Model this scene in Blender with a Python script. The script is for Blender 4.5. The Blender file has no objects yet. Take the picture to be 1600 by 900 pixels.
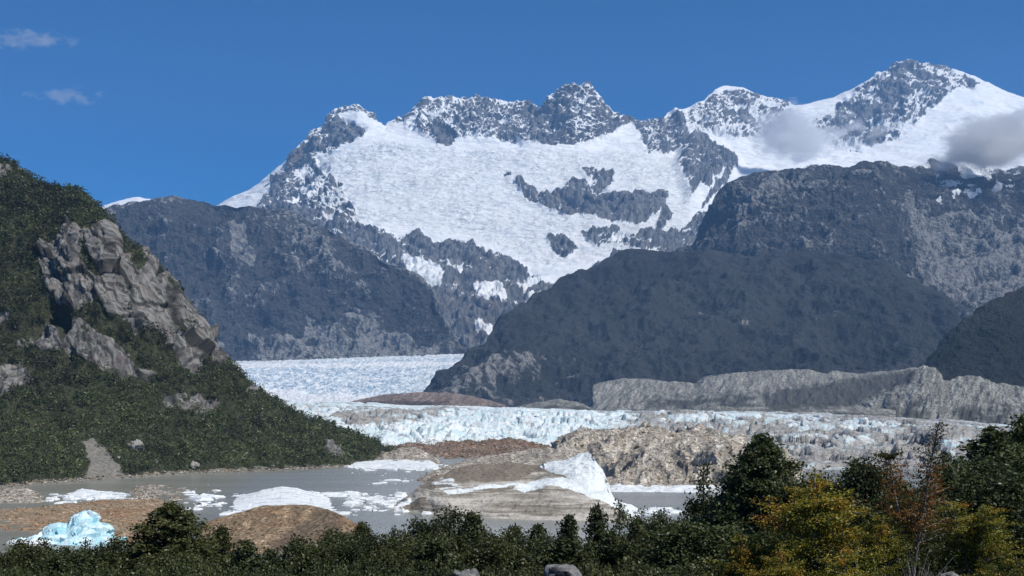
import bpy, math, random
import numpy as np

rng = np.random.default_rng(7)
random.seed(7)
C = bpy.context.scene.collection
F_PX, HOR, CX, H = 2198.0, 620.0, 800.0, 45.0     # focal length and horizon of the photo in its pixels, eye height over the lake
Q = 1.0

# ---------------------------------------------------------------- noise
_perm = np.random.default_rng(11).permutation(256).astype(np.int32)
_perm = np.concatenate([_perm, _perm, _perm])
_g3 = np.array([[1,1,0],[-1,1,0],[1,-1,0],[-1,-1,0],[1,0,1],[-1,0,1],[1,0,-1],[-1,0,-1],[0,1,1],[0,-1,1],[0,1,-1],[0,-1,-1],[1,1,0],[-1,1,0],[0,-1,1],[0,-1,-1]], np.float32)

def pnoise(P):
    P = np.asarray(P, np.float64)
    fl = np.floor(P)
    f = (P - fl).astype(np.float32)
    i = fl.astype(np.int64) & 255
    u = f * f * f * (f * (f * 6 - 15) + 10)
    x, y, z = f[..., 0], f[..., 1], f[..., 2]
    ix, iy, iz = i[..., 0], i[..., 1], i[..., 2]
    A = _perm[ix] + iy
    B = _perm[ix + 1] + iy
    AA, AB, BA, BB = _perm[A] + iz, _perm[A + 1] + iz, _perm[B] + iz, _perm[B + 1] + iz
    def g(h, x, y, z):
        v = _g3[_perm[h] & 15]
        return v[..., 0] * x + v[..., 1] * y + v[..., 2] * z
    ux, uy, uz = u[..., 0], u[..., 1], u[..., 2]
    def lp(a, b, t): return a + t * (b - a)
    x1 = lp(g(AA, x, y, z), g(BA, x - 1, y, z), ux)
    x2 = lp(g(AB, x, y - 1, z), g(BB, x - 1, y - 1, z), ux)
    y1 = lp(x1, x2, uy)
    x1 = lp(g(AA + 1, x, y, z - 1), g(BA + 1, x - 1, y, z - 1), ux)
    x2 = lp(g(AB + 1, x, y - 1, z - 1), g(BB + 1, x - 1, y - 1, z - 1), ux)
    y2 = lp(x1, x2, uy)
    return lp(y1, y2, uz)

def fbm(P, scale, octv=5, gain=0.5, ridged=False, seed=0.0):
    """scale: metres per feature (a number or three); about -1..1 (ridged: 0..1)"""
    p = np.asarray(P, np.float64) / np.asarray(scale, np.float64) + seed * 17.31
    a, s, n = 1.0, 0.0, 0.0
    for _ in range(octv):
        v = pnoise(p)
        if ridged: v = 1 - np.abs(v) * 1.6
        s = s + a * v; n += a; a *= gain
        p = p * 2.03 + 5.7
    return s / n * (1.0 if ridged else 1.5)

def cells(P, scale, seed=0):
    """Voronoi: nearest and second distances, cell hash (three randoms), offset to the cell's point"""
    p = np.asarray(P, np.float64) / np.asarray(scale, np.float64)
    b = np.floor(p).astype(np.int64)
    shp = p.shape[:-1]
    d1 = np.full(shp, 9e9); d2 = np.full(shp, 9e9)
    h1 = np.zeros(shp + (3,)); off = np.zeros(shp + (3,))
    for dx in (-1, 0, 1):
        for dy in (-1, 0, 1):
            for dz in (-1, 0, 1):
                c = b + np.array([dx, dy, dz])
                k = _perm[(_perm[(_perm[c[..., 0] & 255] + c[..., 1]) & 255] + c[..., 2] + seed) & 255]
                r = np.stack([_perm[k + 1], _perm[k + 57], _perm[k + 121]], -1) / 255.0
                o = p - (c + r)
                d = (o ** 2).sum(-1)
                m = d < d1
                d2 = np.where(m, d1, np.minimum(d2, d))
                d1 = np.where(m, d, d1)
                h1 = np.where(m[..., None], np.roll(r, 1, -1), h1)
                off = np.where(m[..., None], o, off)
    return np.sqrt(d1), np.sqrt(d2), h1, off

def sstep(a, b, x):
    t = np.clip((x - a) / (b - a), 0, 1)
    return t * t * (3 - 2 * t)

def sdf(xy, poly):
    """signed distance to a polygon, positive inside"""
    x, y = xy[..., 0], xy[..., 1]
    pts = np.array(poly, float)
    d = np.full(x.shape, 1e18); ins = np.zeros(x.shape, bool)
    for a, b in zip(pts, np.roll(pts, -1, 0)):
        e = b - a
        t = np.clip(((x - a[0]) * e[0] + (y - a[1]) * e[1]) / max(e @ e, 1e-9), 0, 1)
        d = np.minimum(d, (x - a[0] - t * e[0]) ** 2 + (y - a[1] - t * e[1]) ** 2)
        if a[1] != b[1]:
            c = ((a[1] > y) != (b[1] > y)) & (x < (b[0] - a[0]) * (y - a[1]) / (b[1] - a[1]) + a[0])
            ins ^= c
    d = np.sqrt(d)
    return np.where(ins, d, -d)

def pmask(xy, poly, soft=2.0):
    """0..1 inside a polygon, evaluated only round it"""
    p = np.array(poly, float)
    m = ((xy[..., 0] > p[:, 0].min() - soft - 1) & (xy[..., 0] < p[:, 0].max() + soft + 1)
         & (xy[..., 1] > p[:, 1].min() - soft - 1) & (xy[..., 1] < p[:, 1].max() + soft + 1))
    o = np.zeros(xy.shape[:-1])
    if m.any(): o[m] = sstep(-soft, soft, sdf(xy[m], poly))
    return o

# ---------------------------------------------------------------- mesh building
def at(x, y, D):
    return np.array([(x - CX) / F_PX * D, D, H + (HOR - y) / F_PX * D])

def shore(y): return H * F_PX / (y - HOR)          # depth at which the lake surface shows at picture height y

def mesh_from(name, V, faces, mat, attrs=None, smooth=True):
    """V (n,3); faces (m,k)"""
    me = bpy.data.meshes.new(name)
    V = np.ascontiguousarray(V, np.float32); faces = np.ascontiguousarray(faces, np.int32)
    n, (m, k) = len(V), faces.shape
    me.vertices.add(n); me.vertices.foreach_set('co', V.ravel())
    me.loops.add(m * k); me.loops.foreach_set('vertex_index', faces.ravel())
    me.polygons.add(m)
    me.polygons.foreach_set('loop_start', np.arange(0, m * k, k, dtype=np.int32))
    me.polygons.foreach_set('use_smooth', np.full(m, smooth, bool))
    for an, av in (attrs or {}).items():
        a = me.attributes.new(an, 'FLOAT', 'POINT')
        a.data.foreach_set('value', np.ascontiguousarray(av, np.float32).ravel())
    me.update(calc_edges=True); me.validate()
    if mat: me.materials.append(mat)
    return me

def add(name, me, parent=None, label=None, cat=None, kind=None, group=None, loc=None):
    o = bpy.data.objects.new(name, me); C.objects.link(o)
    if parent: o.parent = parent
    if loc is not None: o.location = loc
    if label: o['label'] = label
    if cat: o['category'] = cat
    if kind: o['kind'] = kind
    if group: o['group'] = group
    return o

def grid_faces(R, K):
    i = np.arange(R * K).reshape(R, K)
    return np.stack([i[:-1, :-1], i[:-1, 1:], i[1:, 1:], i[1:, :-1]], -1).reshape(-1, 4)

def normals(P):
    du = np.gradient(P, axis=1); dv = np.gradient(P, axis=0)
    n = np.cross(du, dv)
    n /= np.maximum(np.linalg.norm(n, axis=-1, keepdims=True), 1e-9)
    return n

def loft(lines, rows, x0, x1, dx, back=None, smooth=3, jit=0.0, xsm=2):
    """A terrain sheet through contour lines running left to right; each line is a list of (x, y, depth) in the photo's pixels and
    metres. back = (extra depth, drop) continues the last line down its far side. Returns points (R,K,3) and a row parameter."""
    xs = np.arange(x0, x1 + 1e-6, dx / Q)
    L = []
    for l in lines:
        a = np.array(sorted(l), float)
        y = np.interp(xs, a[:, 0], a[:, 1]); D = np.interp(xs, a[:, 0], a[:, 2])
        w = max(1, int(round(xsm / (dx / Q))))
        kz = np.ones(w) / w
        pad = lambda v: np.convolve(np.pad(v, w, mode='edge'), kz, 'same')[w:-w]
        y, D = pad(y), pad(D) if True else D
        L.append(np.stack([(xs - CX) / F_PX * D, D, H + (HOR - y) / F_PX * D], -1))
    if back:
        l = L[-1].copy(); k = (l[:, 1] + back[0]) / l[:, 1]
        l[:, 0] *= k; l[:, 1] += back[0]; l[:, 2] -= back[1]
        L.append(l); rows = list(rows) + [max(8, int(rows[-1] * 0.3))]
    out, T = [], []
    for s in range(len(L) - 1):
        n = max(2, int(rows[s] * Q))
        for j in range(n + (1 if s == len(L) - 2 else 0)):
            t = j / n
            out.append(L[s] * (1 - t) + L[s + 1] * t); T.append(s + t)
    P = np.array(out); T = np.array(T)
    for _ in range(smooth):
        keep = P.copy()
        P[1:-1] = (P[:-2] + 2 * P[1:-1] + P[2:]) / 4
        P[0], P[-1] = keep[0], keep[-1]
    return P, T

def img(P):
    return np.stack([CX + F_PX * P[..., 0] / P[..., 1], HOR - F_PX * (P[..., 2] - H) / P[..., 1]], -1)

def sheet(name, P, mat, attrs, label, cat, kind='structure', smooth=True, origin=None):
    R, K = P.shape[:2]
    V = P.reshape(-1, 3)
    if origin is not None: V = V - np.array(origin)
    me = mesh_from(name, V, grid_faces(R, K), mat, {k: v.reshape(-1) for k, v in attrs.items()}, smooth)
    return add(name, me, label=label, cat=cat, kind=kind, loc=origin)

# ---------------------------------------------------------------- materials
class NB:
    def __init__(s, name):
        s.m = bpy.data.materials.new(name); s.m.use_nodes = True
        s.t = s.m.node_tree; s.t.nodes.clear()
        s.out = s.t.nodes.new('ShaderNodeOutputMaterial')
        s._obj = None
    def n(s, typ, **kw):
        x = s.t.nodes.new(typ)
        for k, v in kw.items(): setattr(x, k, v)
        return x
    def put(s, sock, v):
        if hasattr(v, 'links') or isinstance(v, bpy.types.NodeSocket): s.t.links.new(v, sock)
        elif isinstance(v, (tuple, list)) and len(v) == 3 and sock.type == 'RGBA': sock.default_value = (*v, 1)
        else: sock.default_value = v
    def pos(s):
        if s._obj is None: s._obj = s.n('ShaderNodeNewGeometry').outputs['Position']
        return s._obj
    def scaled(s, sx, sy, sz, src=None):
        x = s.n('ShaderNodeVectorMath', operation='MULTIPLY')
        s.put(x.inputs[0], src or s.pos()); x.inputs[1].default_value = (1 / sx, 1 / sy, 1 / sz)
        return x.outputs[0]
    def noise(s, size, detail=4, rough=0.55, vec=None, dist=0.0, typ='FBM'):
        x = s.n('ShaderNodeTexNoise'); x.noise_dimensions = '3D'
        x.inputs['Scale'].default_value = 1.0
        x.inputs['Detail'].default_value = detail; x.inputs['Roughness'].default_value = rough
        x.inputs['Distortion'].default_value = dist
        if not isinstance(size, tuple): size = (size,) * 3
        s.put(x.inputs['Vector'], s.scaled(*size, src=vec))
        return x.outputs['Fac']
    def voro(s, size, feature='F1', out='Distance', rnd=1.0, vec=None):
        x = s.n('ShaderNodeTexVoronoi'); x.feature = feature
        x.inputs['Scale'].default_value = 1.0; x.inputs['Randomness'].default_value = rnd
        if not isinstance(size, tuple): size = (size,) * 3
        s.put(x.inputs['Vector'], s.scaled(*size, src=vec))
        return x.outputs[out]
    def attr(s, name):
        return s.n('ShaderNodeAttribute', attribute_name=name).outputs['Fac']
    def nz(s):
        g = s.n('ShaderNodeNewGeometry'); x = s.n('ShaderNodeSeparateXYZ')
        s.t.links.new(g.outputs['Normal'], x.inputs[0]); return x.outputs[2]
    def op(s, o, a, b=0.0, c=None, clamp=False):
        x = s.n('ShaderNodeMath', operation=o); x.use_clamp = clamp
        s.put(x.inputs[0], a); s.put(x.inputs[1], b)
        if c is not None: s.put(x.inputs[2], c)
        return x.outputs[0]
    def mad(s, a, k, c): return s.op('MULTIPLY_ADD', a, k, c)
    def step(s, v, lo, hi):
        x = s.n('ShaderNodeMapRange', interpolation_type='SMOOTHSTEP')
        s.put(x.inputs['Value'], v); x.inputs['From Min'].default_value = lo; x.inputs['From Max'].default_value = hi
        return x.outputs[0]
    def mix(s, f, a, b):
        x = s.n('ShaderNodeMix', data_type='RGBA')
        s.put(x.inputs[0], f); s.put(x.inputs[6], a); s.put(x.inputs[7], b)
        return x.outputs[2]
    def scale_col(s, col, k):
        x = s.n('ShaderNodeVectorMath', operation='SCALE'); s.put(x.inputs[0], col); s.put(x.inputs['Scale'], k)
        return x.outputs[0]
    def bump(s, h, dist, strength=1.0, prev=None):
        x = s.n('ShaderNodeBump'); s.put(x.inputs['Height'], h)
        x.inputs['Distance'].default_value = dist; x.inputs['Strength'].default_value = strength
        if prev is not None: s.t.links.new(prev, x.inputs['Normal'])
        return x.outputs[0]
    def finish(s, col, rough=0.9, normal=None, spec=0.2, **kw):
        p = s.n('ShaderNodeBsdfPrincipled')
        s.put(p.inputs['Base Color'], col); s.put(p.inputs['Roughness'], rough)
        p.inputs['Specular IOR Level'].default_value = spec
        for k, v in kw.items(): s.put(p.inputs[k], v)
        if normal is not None: s.t.links.new(normal, p.inputs['Normal'])
        s.t.links.new(p.outputs[0], s.out.inputs[0])
        return s.m

def mat_massif():
    b = NB('snow_rock_ice')
    big, mid, fine = b.noise(420, 5), b.noise((30, 34, 100), 7, 0.68, dist=.5), b.noise(20, 5, 0.65)
    rock = b.mix(b.step(mid, .35, .68), (.050, .053, .053), (.25, .248, .235))
    rock = b.mix(b.step(big, .5, .75), rock, (.13, .115, .10))
    # snow lies where the attribute says, with ragged small edges
    s = b.op('ADD', b.attr('snow'), b.mad(fine, .55, -.27))
    s = b.op('ADD', s, b.mad(mid, .5, -.23))
    sf = b.step(s, .42, .60)
    ice = b.attr('ice')
    crev = b.noise((54, 46, 17), 8, .78, dist=1.3)
    crev2 = b.noise((190, 130, 46), 6, .68, dist=1.6)
    calm = b.step(b.noise(520, 4, .6), .46, .60)
    icec = b.mix(b.step(crev, .38, .46), (.36, .49, .56), (.90, .91, .905))
    icec = b.mix(b.op('MULTIPLY', calm, .65), icec, (.89, .90, .895))
    icec = b.mix(b.step(crev2, .40, .48), b.mix(.4, icec, (.64, .73, .77)), icec)
    snow = b.mix(b.step(big, .35, .7), (.76, .785, .80), (.84, .845, .84))
    snow = b.mix(b.step(b.noise((130, 90, 34), 5, .62, dist=.7), .42, .34), snow, (.58, .66, .72))
    white = b.mix(ice, snow, icec)
    col = b.mix(sf, rock, white)
    n = b.bump(crev2, 22, .9, b.bump(crev, 13, .9))
    rn = b.bump(mid, 24, 1.0)
    nn = b.n('ShaderNodeMix', data_type='VECTOR')
    b.put(nn.inputs[0], b.op('MULTIPLY', sf, 1.0)); b.t.links.new(rn, nn.inputs[4])
    mm = b.n('ShaderNodeMix', data_type='VECTOR'); b.put(mm.inputs[0], ice)
    b.t.links.new(b.bump(crev2, 14, .7, b.bump(fine, 7, .8)), mm.inputs[4]); b.t.links.new(n, mm.inputs[5])
    b.t.links.new(mm.outputs[1], nn.inputs[5])
    return b.finish(col, .75, nn.outputs[1], .15)

def mat_hill(name, veg, veg2, rock_lo, rock_hi, tree=9.0, streak=60.0, bumpd=6.0):
    b = NB(name)
    canopy = b.voro(tree)
    mid, big = b.noise((streak * .32, streak * .32, streak * .7), 7, .72), b.noise(streak * 5, 4, .6)
    fine = b.noise(tree * 1.5, 5, .7)
    v = b.mix(b.step(fine, .35, .65), veg, veg2)
    v = b.mix(b.step(big, .45, .65), v, b.scale_col(v, .72))
    r = b.mix(b.step(mid, .3, .7), rock_lo, rock_hi)
    rf = b.step(b.op('ADD', b.attr('rock'), b.mad(mid, 1.3, -.65)), .42, .62)
    rf = b.op('MULTIPLY', rf, b.step(b.op('ADD', fine, b.mad(b.attr('rock'), .5, 0)), .35, .7))
    sn = b.step(b.op('ADD', b.attr('snow'), b.mad(mid, 1.0, -.5)), .45, .58)
    col = b.mix(sn, b.mix(rf, v, r), (.82, .84, .86))
    n = b.bump(canopy, -bumpd, .8)
    n = b.bump(mid, bumpd * 2.2, .8, n)
    return b.finish(col, .95, n, .1)

def mat_ice():
    b = NB('dirty_glacier_ice')
    fine, mid, big = b.noise((5, 5, 3), 6, .68, dist=.6), b.noise((16, 16, 9), 5, .6, dist=1.0), b.noise(70, 4, .6)
    clean = b.mix(b.step(mid, .35, .62), (.54, .69, .71), (.78, .80, .79))
    clean = b.mix(b.step(fine, .34, .46), (.42, .49, .51), clean)
    grit = b.mix(b.step(fine, .35, .65), (.16, .15, .135), (.42, .40, .36))
    d = b.step(b.op('ADD', b.attr('dirt'), b.op('ADD', b.mad(mid, .7, -.35), b.mad(fine, .9, -.45))), .40, .66)
    col = b.mix(d, clean, grit)
    n = b.bump(mid, 3.2, .9); n = b.bump(fine, 1.1, .9, n)
    return b.finish(col, .6, n, .3)

def mat_valley_ice():
    b = NB('crevassed_glacier_ice')
    cr = b.noise((26, 60, 30), 6, .7, dist=1.0); big = b.noise(220, 4, .6)
    c = b.mix(b.step(cr, .36, .60), (.25, .37, .47), (.78, .82, .84))
    w = b.attr('white')
    c = b.mix(w, c, b.mix(b.step(cr, .3, .6), (.66, .70, .72), (.84, .85, .85)))
    d = b.step(b.op('ADD', b.attr('dirt'), b.mad(cr, .8, -.4)), .4, .7)
    c = b.mix(d, c, (.27, .25, .235))
    return b.finish(c, .7, b.bump(cr, 14, .9), .2)

def mat_debris(name, lo, hi, rust=(.20, .12, .07), stone=1.4, ice=True, rustf=.5, gully=0.0):
    b = NB(name)
    st = b.voro(stone, out='Color'); sd = b.voro(stone)
    x = b.n('ShaderNodeSeparateColor'); b.t.links.new(st, x.inputs[0])
    fine, mid = b.noise(stone * 2.2, 6, .7), b.noise(stone * 18, 5, .6)
    c = b.mix(b.step(fine, .3, .7), lo, hi)
    c = b.mix(b.step(mid, 1 - rustf - .12, 1 - rustf + .12), c, b.mix(.65, c, rust))
    c = b.mix(b.step(x.outputs[0], .70, .86), c, b.scale_col(c, 1.55))
    c = b.mix(b.step(x.outputs[1], .72, .84), c, b.scale_col(c, .5))
    gn = None
    if gully:
        cb = b.n('ShaderNodeCombineXYZ'); b.put(cb.inputs[0], b.attr('gu')); sp = b.n('ShaderNodeSeparateXYZ'); b.t.links.new(b.pos(), sp.inputs[0])
        b.put(cb.inputs[1], b.op('MULTIPLY', sp.outputs[1], .1)); b.put(cb.inputs[2], b.op('MULTIPLY', sp.outputs[2], .12))
        gn = b.noise(gully, 5, .62, vec=cb.outputs[0])
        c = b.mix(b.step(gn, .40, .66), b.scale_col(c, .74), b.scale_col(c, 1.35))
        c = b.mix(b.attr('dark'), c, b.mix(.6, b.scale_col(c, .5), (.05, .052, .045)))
    if ice:
        f = b.step(b.op('ADD', b.attr('ice'), b.op('ADD', b.mad(fine, .5, -.25), b.mad(mid, .5, -.25))), .42, .58)
        c = b.mix(f, c, b.mix(b.step(fine, .35, .6), (.50, .60, .60), (.80, .82, .79)))
    n = b.bump(sd, -stone * .35, .8); n = b.bump(fine, stone * .9, .8, n)
    if gn is not None: n = b.bump(gn, gully * .45, .9, n)
    return b.finish(c, .93, n, .15)

def mat_cliff():
    b = NB('forested_hill_soil_and_granite')
    u = b.n('ShaderNodeCombineXYZ'); sp = b.n('ShaderNodeSeparateXYZ'); b.t.links.new(b.pos(), sp.inputs[0])
    b.put(u.inputs[0], b.attr('pu')); b.put(u.inputs[1], sp.outputs[1]); b.put(u.inputs[2], b.attr('pw'))
    streak = b.noise((2.4, 3.5, 22), 6, .62, vec=u.outputs[0])
    cracks = b.noise((3.2, 6, 26), 4, .6, vec=u.outputs[0], dist=.4)
    mid = b.noise(9, 5, .6); fine = b.noise(1.5, 5, .7)
    r = b.mix(b.step(streak, .34, .66), (.068, .067, .062), (.25, .242, .222))
    r = b.mix(b.step(mid, .5, .68), r, b.mix(.5, r, (.22, .17, .15)))
    r = b.mix(b.step(cracks, .34, .40), (.05, .05, .047), r)
    r = b.mix(b.op('MULTIPLY', b.attr('joint'), .95), r, (.035, .035, .032))
    soil = b.mix(b.step(fine, .35, .65), (.026, .030, .017), (.060, .064, .034))
    scree = b.mix(b.step(fine, .3, .7), (.10, .095, .08), (.27, .255, .22))
    f = b.step(b.op('ADD', b.attr('rock'), b.op('ADD', b.mad(mid, .7, -.35), b.mad(fine, .35, -.17))), .44, .56)
    g = b.step(b.op('ADD', b.attr('scree'), b.op('ADD', b.mad(mid, .5, -.25), b.mad(fine, .5, -.25))), .42, .62)
    c = b.mix(g, b.mix(f, soil, r), scree)
    n = b.bump(streak, .9, .8); n = b.bump(cracks, .7, .9, n); n = b.bump(fine, .5, .7, n)
    return b.finish(c, .92, n, .15)

def mat_leaf(name, cols, trans=.25):
    """foliage whose leaves vary along three colours by the attribute v"""
    b = NB(name)
    r = b.n('ShaderNodeValToRGB'); b.put(r.inputs[0], b.attr('v'))
    e = r.color_ramp.elements
    e[0].color = (*cols[0], 1); e[1].color = (*cols[-1], 1)
    for i, c in enumerate(cols[1:-1]):
        k = e.new((i + 1) / (len(cols) - 1)); k.color = (*c, 1)
    oi = b.n('ShaderNodeObjectInfo').outputs['Random']
    col = b.scale_col(r.outputs[0], b.mad(oi, .5, .75))
    d = b.n('ShaderNodeBsdfDiffuse'); b.put(d.inputs[0], col)
    t = b.n('ShaderNodeBsdfTranslucent'); b.put(t.inputs[0], col)
    m = b.n('ShaderNodeMixShader'); m.inputs[0].default_value = trans
    b.t.links.new(d.outputs[0], m.inputs[1]); b.t.links.new(t.outputs[0], m.inputs[2])
    g = b.n('ShaderNodeBsdfGlossy'); g.inputs['Roughness'].default_value = .45; b.put(g.inputs[0], (.6, .62, .6))
    m2 = b.n('ShaderNodeMixShader'); m2.inputs[0].default_value = .03
    b.t.links.new(m.outputs[0], m2.inputs[1]); b.t.links.new(g.outputs[0], m2.inputs[2])
    b.t.links.new(m2.outputs[0], b.out.inputs[0])
    return b.m

def mat_simple(name, lo, hi, size, rough=.9, bumpd=.05):
    b = NB(name); f = b.noise(size, 6, .65)
    return b.finish(b.mix(b.step(f, .3, .7), lo, hi), rough, b.bump(f, bumpd, .9), .2)

def mat_lake():
    b = NB('silty_lake_water')
    w = b.noise((1.6, .7, 1), 4, .6); big = b.noise((120, 30, 1), 3, .5)
    c = b.mix(b.step(big, .35, .65), (.220, .220, .182), (.252, .252, .215))
    return b.finish(c, .24, b.bump(w, .07, .8), .42)

def mat_berg():
    b = NB('iceberg_ice')
    f, m = b.noise((1.2, 1.2, .8), 6, .68, dist=.5), b.noise(5, 4, .6)
    c = b.mix(b.step(m, .38, .62), (.34, .62, .70), (.68, .82, .84))
    c = b.mix(b.step(f, .32, .42), (.55, .62, .63), c)
    n = b.bump(f, .35, .8)
    return b.finish(c, .5, n, .35)

def mat_floe():
    b = NB('floe_ice')
    f, m = b.noise((1.0, 1.0, .6), 6, .7), b.noise((9, 3, 5), 5, .6)
    c = b.mix(b.step(m, .33, .55), (.50, .57, .59), (.76, .78, .775))
    d = b.step(b.op('ADD', b.attr('dirt'), b.op('ADD', b.mad(m, .6, -.3), b.mad(f, .5, -.25))), .45, .62)
    c = b.mix(d, c, b.mix(b.step(f, .3, .7), (.17, .15, .125), (.38, .35, .30)))
    return b.finish(c, .65, b.bump(f, .3, .9, b.bump(m, .8, .8)), .25)

def mat_layered():
    """ice under layered grit: attribute ice is clean ice, low values grit; dark bands follow the bedding"""
    b = NB('layered_debris_ice')
    f, m = b.noise((1.1, 1.1, .7), 6, .7), b.noise(7, 5, .6)
    lay = b.noise((30, 30, 1.5), 5, .62, dist=.35)
    grit = b.mix(b.step(lay, .36, .62), (.21, .185, .145), (.56, .52, .45))
    grit = b.mix(b.step(f, .36, .62), b.scale_col(grit, .72), grit)
    grit = b.mix(b.step(b.attr('dark'), .3, .7), grit, b.mix(b.step(f, .3, .7), (.12, .10, .075), (.26, .22, .17)))
    ice = b.mix(b.step(lay, .30, .48), (.52, .56, .53), (.72, .765, .76))
    k = b.step(b.op('ADD', b.attr('ice'), b.op('ADD', b.mad(lay, .8, -.4), b.mad(f, .3, -.15))), .42, .58)
    n = b.bump(lay, 1.0, .9); n = b.bump(f, .5, .9, n)
    return b.finish(b.mix(k, grit, ice), .8, n, .2)

def mat_ground():
    b = NB('moraine_soil'); f, m = b.noise(.35, 6, .7), b.noise(2.5, 4, .6)
    s = b.voro(.22, out='Color'); x = b.n('ShaderNodeSeparateColor'); b.t.links.new(s, x.inputs[0])
    c = b.mix(b.step(f, .3, .7), (.05, .045, .035), (.15, .135, .115))
    c = b.mix(b.step(x.outputs[0], .6, .8), c, (.20, .195, .19))
    c = b.mix(b.step(m, .42, .55), c, (.03, .035, .016))
    n = b.bump(b.voro(.22), -.1, .9); n = b.bump(f, .12, .8, n)
    return b.finish(c, .95, n, .1)

# ---------------------------------------------------------------- the snow massif
def build_massif():
    ridge = [(-300,420,13000),(100,352,13000),(150,324,13000),(168,318,13000),(190,312,13000),(215,308,13000),(260,314,13000),(330,325,12600),(360,305,12500),(400,285,12500),(430,262,12500),(460,235,12500),(490,205,12500),(515,180,12550),(525,168,12600),(545,166,12600),(558,160,12600),(565,165,12600),(580,180,12600),(600,196,12700),(612,190,12700),(630,185,12700),(650,165,12700),(665,152,12700),(700,150,12700),(745,149,12700),(780,153,12700),(810,157,12700),(840,163,12650),(855,150,12600),(880,135,12500),(900,129,12500),(918,130,12500),(935,148,12500),(955,172,12550),(975,182,12600),(1000,188,12600),(1035,185,12700),(1042,177,12900),(1070,167,13000),(1100,154,13300),(1118,137,13500),(1130,133,13600),(1160,136,13600),(1180,145,13600),(1215,153,13700),(1243,163,13800),(1290,153,13900),(1330,139,14000),(1370,114,14100),(1400,97,14200),(1415,90,14200),(1440,95,14200),(1480,103,14200),(1520,117,14200),(1560,138,14200),(1600,150,14200),(1750,190,14200),(1900,230,14000)]
    bench = [(-300,450,11500),(100,400,11500),(360,345,11600),(420,320,11700),(470,290,11800),(520,238,12000),(600,214,12100),(700,223,12000),(850,226,11900),(1000,228,12000),(1060,236,12000),(1140,250,12100),(1250,245,12300),(1350,246,12400),(1500,240,12500),(1600,235,12600),(1900,260,12600)]
    foot = [(-300,470,10000),(360,365,10200),(450,345,10300),(560,360,10000),(650,380,9800),(720,392,9700),(800,420,9500),(850,445,9300),(900,440,9300),(1000,405,9600),(1100,395,10000),(1200,360,10500),(1600,330,10800),(1900,330,10800)]
    base = [(-300,590,8200),(360,570,8200),(700,556,7900),(800,545,7800),(900,540,7800),(1100,540,8000),(1600,500,9000),(1900,500,9000)]
    P, T = loft([base, foot, bench, ridge], [150, 210, 130], -200, 1800, 1.7, back=(900, 900), smooth=6, xsm=3)
    xy = img(P); T2 = np.repeat(T[:, None], P.shape[1], 1)
    W = np.stack([fbm(P, 260, 5, .6), fbm(P + 900., 260, 5, .6)], -1)
    xyj = xy + W * 7
    # rock: outlines of the bare faces as they lie on the mountain
    full = [
        [(398,327),(424,298),(423,275),(440,258),(465,231),(490,201),(515,180),(530,184),(570,201),(572,214),(536,229),(492,243),(494,257),(505,270),(498,283),(478,300),(452,322)],
        [(676,194),(694,190),(714,216),(702,227),(682,224)],
        [(838,205),(850,155),(884,128),(896,140),(900,175),(895,200),(868,226),(834,226)],
        [(905,128),(916,128),(954,172),(992,188),(962,207),(932,219),(926,196),(912,170)],
        [(1055,178),(1070,200),(1074,219),(1099,224),(1121,244),(1150,256),(1146,268),(1121,280),(1104,299),(1088,292),(1076,318),(1070,296),(1059,262),(1066,235),(1058,205)],
        [(1149,256),(1152,266),(1122,300),(1101,326),(1094,328),(1112,297)],
        [(780,266),(794,266),(804,274),(790,278)],
        [(801,282),(816,285),(829,296),(854,301),(879,302),(890,284),(925,289),(908,266),(938,272),(961,275),(952,290),(929,305),(967,306),(1003,305),(1044,304),(1038,326),(996,352),(941,348),(905,336),(892,345),(866,330),(821,309)],
        [(855,374),(878,371),(901,388),(886,406),(860,390)],
        [(905,362),(957,360),(983,370),(1022,361),(1032,326),(1050,338),(1030,366),(1068,358),(1088,335),(1130,330),(1140,400),(1022,390),(974,383),(925,379)],
        [(1340,215),(1372,205),(1384,218),(1362,230)],
        [(1374,140),(1400,108),(1424,118),(1418,150),(1390,168),(1376,158)],
        [(300,335),(400,330),(455,322),(490,328),(509,311),(519,330),(545,342),(577,351),(602,361),(631,370),(656,362),(677,379),(706,374),(727,377),(743,389),(782,396),(814,415),(844,441),(853,446),(885,436),(920,421),(960,400),(1000,392),(1160,392),(1160,640),(200,640),(200,380)],
    ]
    mixed = [
        ([(615,192),(640,172),(662,150),(745,147),(842,160),(838,205),(812,224),(742,216),(690,222),(655,204),(628,192)], .68),
        ([(842,150),(884,128),(918,128),(956,172),(992,186),(958,209),(925,221),(850,226),(812,220)], .56),
        ([(985,190),(1035,184),(1064,178),(1072,212),(1068,238),(1040,242),(1012,236),(1000,212)], .62),
        ([(1060,184),(1100,158),(1150,140),(1240,163),(1228,192),(1190,218),(1120,212),(1074,204)], .72),
        ([(1376,112),(1404,94),(1427,90),(1463,97),(1496,113),(1531,134),(1518,139),(1493,140),(1466,160),(1438,186),(1404,214),(1360,229),(1327,217),(1290,201),(1304,168),(1338,143)], .58),
        ([(514,184),(530,164),(558,155),(570,164),(592,188),(604,200),(580,193),(560,176),(536,177)], .66),
        ([(1270,190),(1300,180),(1330,210),(1345,240),(1300,235)], .7),
        ([(455,320),(505,270),(535,290),(560,345),(520,345),(490,330)], .78),
    ]
    patches = [[(622,406),(655,408),(694,428),(690,446),(664,448),(640,428)], [(738,452),(772,450),(796,464),(760,478)], [(742,508),(770,516),(778,528),(750,524)], [(716,418),(740,420),(735,432),(715,430)],[(800,448),(840,444),(848,452),(815,462)]]
    rock = np.zeros(P.shape[:2]); mixm = np.zeros_like(rock)
    for p in full[:-1]: rock = np.maximum(rock, pmask(xyj, p, 2.5))
    low = pmask(xyj, full[-1], 4)
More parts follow.
